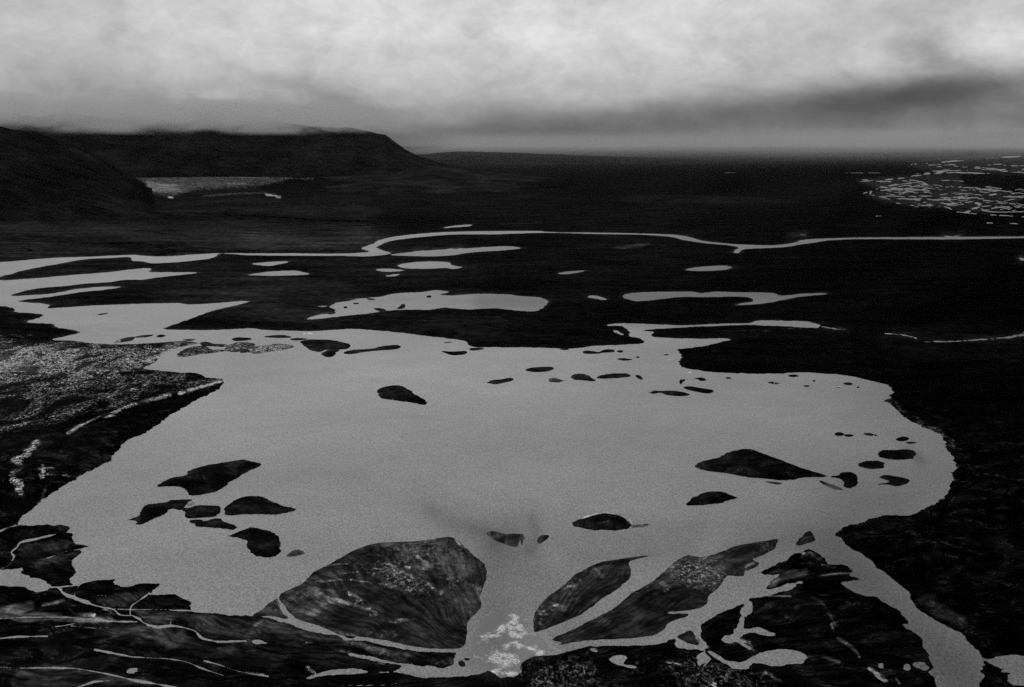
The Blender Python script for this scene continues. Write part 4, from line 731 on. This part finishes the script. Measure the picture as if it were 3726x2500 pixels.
mountain('low_hill', [(720, 416), (800, 408), (900, 410), (1100, 418), (1300, 428), (1500, 440), (1700, 452)], 9000, 7600, 9800, .010, 63, .05, .7)

import bmesh
# ------------------------------------------------------------------ cloud lying on the mountain tops
def cloud_bank(name, box, z0, z1, dens, seed, label):
    (xa, xb), (ya, yb), (za, zb) = box
    import bmesh
    bm = bmesh.new(); bmesh.ops.create_cube(bm, size=1.0)
    for v in bm.verts: v.co = ((xb - xa) * v.co.x, (yb - ya) * v.co.y, (zb - za) * v.co.z)
    me = bpy.data.meshes.new(name); bm.to_mesh(me); bm.free()
    o = bpy.data.objects.new(name, me); o.location = ((xa + xb) / 2, (ya + yb) / 2, (za + zb) / 2); S.collection.objects.link(o)
    m = bpy.data.materials.new(name); m.use_nodes = True; n = NT(m.node_tree)
    g = n.node('ShaderNodeTexCoord'); ob = g.outputs['Object']
    sx = n.node('ShaderNodeSeparateXYZ'); n.put(sx.inputs[0], ob)
    hx, hy, hz = (xb - xa) / 2, (yb - ya) / 2, (zb - za) / 2
    z = n.m('ADD', sx.outputs[2], (za + zb) / 2)
    nz = n.noise(n.vm('ADD', n.vm('MULTIPLY', ob, (.0013, .0006, .0030)), (seed, 0, 0)), 1.0, 6, .62)
    lift = n.m('MULTIPLY', n.m('SUBTRACT', nz, .5), 1350.0)
    zz = n.m('ADD', z, lift)
    low = n.maprange(zz, z0, z1, 0.0, 1.0); top = n.maprange(zz, za + (zb - za) * .52, zb, 1.0, 0.0)
    ex = n.maprange(n.m('ABSOLUTE', sx.outputs[0]), hx * .72, hx, 1.0, 0.0); ey = n.maprange(n.m('ABSOLUTE', sx.outputs[1]), hy * .75, hy, 1.0, 0.0)
    low = n.m('MULTIPLY', low, n.maprange(z, za + 2, za + 95, 0.0, 1.0))
    dn = n.m('MULTIPLY', n.m('MULTIPLY', low, top), n.m('MULTIPLY', ex, ey))
    v = n.node('ShaderNodeVolumePrincipled'); n.put(v.inputs['Density'], n.m('MULTIPLY', dn, dens)); v.inputs['Color'].default_value = (.78, .78, .78, 1)
    oo = n.node('ShaderNodeOutputMaterial'); n.l.new(v.outputs[0], oo.inputs['Volume'])
    me.materials.append(m)
    o['kind'] = 'stuff'; o['label'] = label; o['category'] = 'cloud'
    return o
cloud_bank('cloud', ((-12500, -1200), (9300, 17800), (452, 880)), 505, 760, .0014, 1.3, 'low grey cloud hiding the mountain tops on the left')

bm = bmesh.new(); bmesh.ops.create_cube(bm, size=1.0)
for v in bm.verts: v.co = (80000 * v.co.x, 70000 * v.co.y, 1000 * v.co.z)
me = bpy.data.meshes.new('fog_bank'); bm.to_mesh(me); bm.free()
fb = bpy.data.objects.new('fog_bank', me); fb.location = (36500, 45300, 480); S.collection.objects.link(fb)
m = bpy.data.materials.new('fog bank'); m.use_nodes = True; n = NT(m.node_tree)
g = n.node('ShaderNodeTexCoord'); sx = n.node('ShaderNodeSeparateXYZ'); n.put(sx.inputs[0], g.outputs['Object'])
fy = n.maprange(sx.outputs[1], -35000.0, -13000.0, 0.0, 1.0); fz = n.maprange(sx.outputs[2], -100.0, 450.0, 1.0, 0.0)
nf = n.noise(n.vm('MULTIPLY', g.outputs['Object'], (.00008, .00008, .001)), 1.0, 3, .5)
v = n.node('ShaderNodeVolumePrincipled'); n.put(v.inputs['Density'], n.m('MULTIPLY', n.m('MULTIPLY', fy, fz), n.maprange(nf, .3, .7, 2.1e-5, 6.4e-5))); v.inputs['Color'].default_value = (.68, .68, .68, 1)
o_ = n.node('ShaderNodeOutputMaterial'); n.l.new(v.outputs[0], o_.inputs['Volume']); me.materials.append(m)
fb['kind'] = 'stuff'; fb['label'] = 'pale fog lying over the far plain on the right'; fb['category'] = 'fog'

# ------------------------------------------------------------------ a shading cloud added out of view, to shade the right and near side under it
la = np.linspace(0, math.pi, 120); lo = np.linspace(0, 2 * math.pi, 240)
LA, LO = np.meshgrid(la, lo, indexing='ij')
sg = lambda v, k: np.sign(v) * np.abs(v) ** k
rad_ = sg(np.sin(LA), .6); ux, uy, uz = rad_ * sg(np.cos(LO), .7), rad_ * sg(np.sin(LO), .7), sg(np.cos(LA), .8)
lump = fbm(ux * 5 + 9, uy * 5 + uz * 2 + 9, 5, 77)
xs_, ys_ = 3100 + 3700 * ux * (.85 + .3 * lump), -500 + 4300 * uy * (.85 + .3 * lump); zs_ = 1700 + 380 * uz * (.5 + lump)
mc = bpy.data.materials.new('shading cloud'); mc.use_nodes = True; pc = mc.node_tree.nodes['Principled BSDF']; pc.inputs['Base Color'].default_value = (.7, .7, .7, 1); pc.inputs['Roughness'].default_value = 1; pc.inputs['Specular IOR Level'].default_value = 0
oc = link_mesh('shade_cloud', xs_, ys_, zs_, None, mc); oc['kind'] = 'stuff'; oc['label'] = 'unseen grey cloud added to shade the right side of the valley'; oc['category'] = 'cloud'
# ------------------------------------------------------------------ the air
import bmesh
bm = bmesh.new(); bmesh.ops.create_cube(bm, size=1.0)
for v in bm.verts: v.co = (190000 * v.co.x, 190000 * v.co.y, 457 * v.co.z)
me = bpy.data.meshes.new('haze'); bm.to_mesh(me); bm.free()
hz = bpy.data.objects.new('haze', me); hz.location = (0, 0, -7 + 457 / 2); S.collection.objects.link(hz)
m = bpy.data.materials.new('haze'); m.use_nodes = True; n = NT(m.node_tree)
v = n.node('ShaderNodeVolumePrincipled'); v.inputs['Density'].default_value = 8.0e-7; v.inputs['Color'].default_value = (.9, .9, .9, 1)
o_ = n.node('ShaderNodeOutputMaterial'); n.l.new(v.outputs[0], o_.inputs['Volume']); me.materials.append(m)
hz['kind'] = 'stuff'
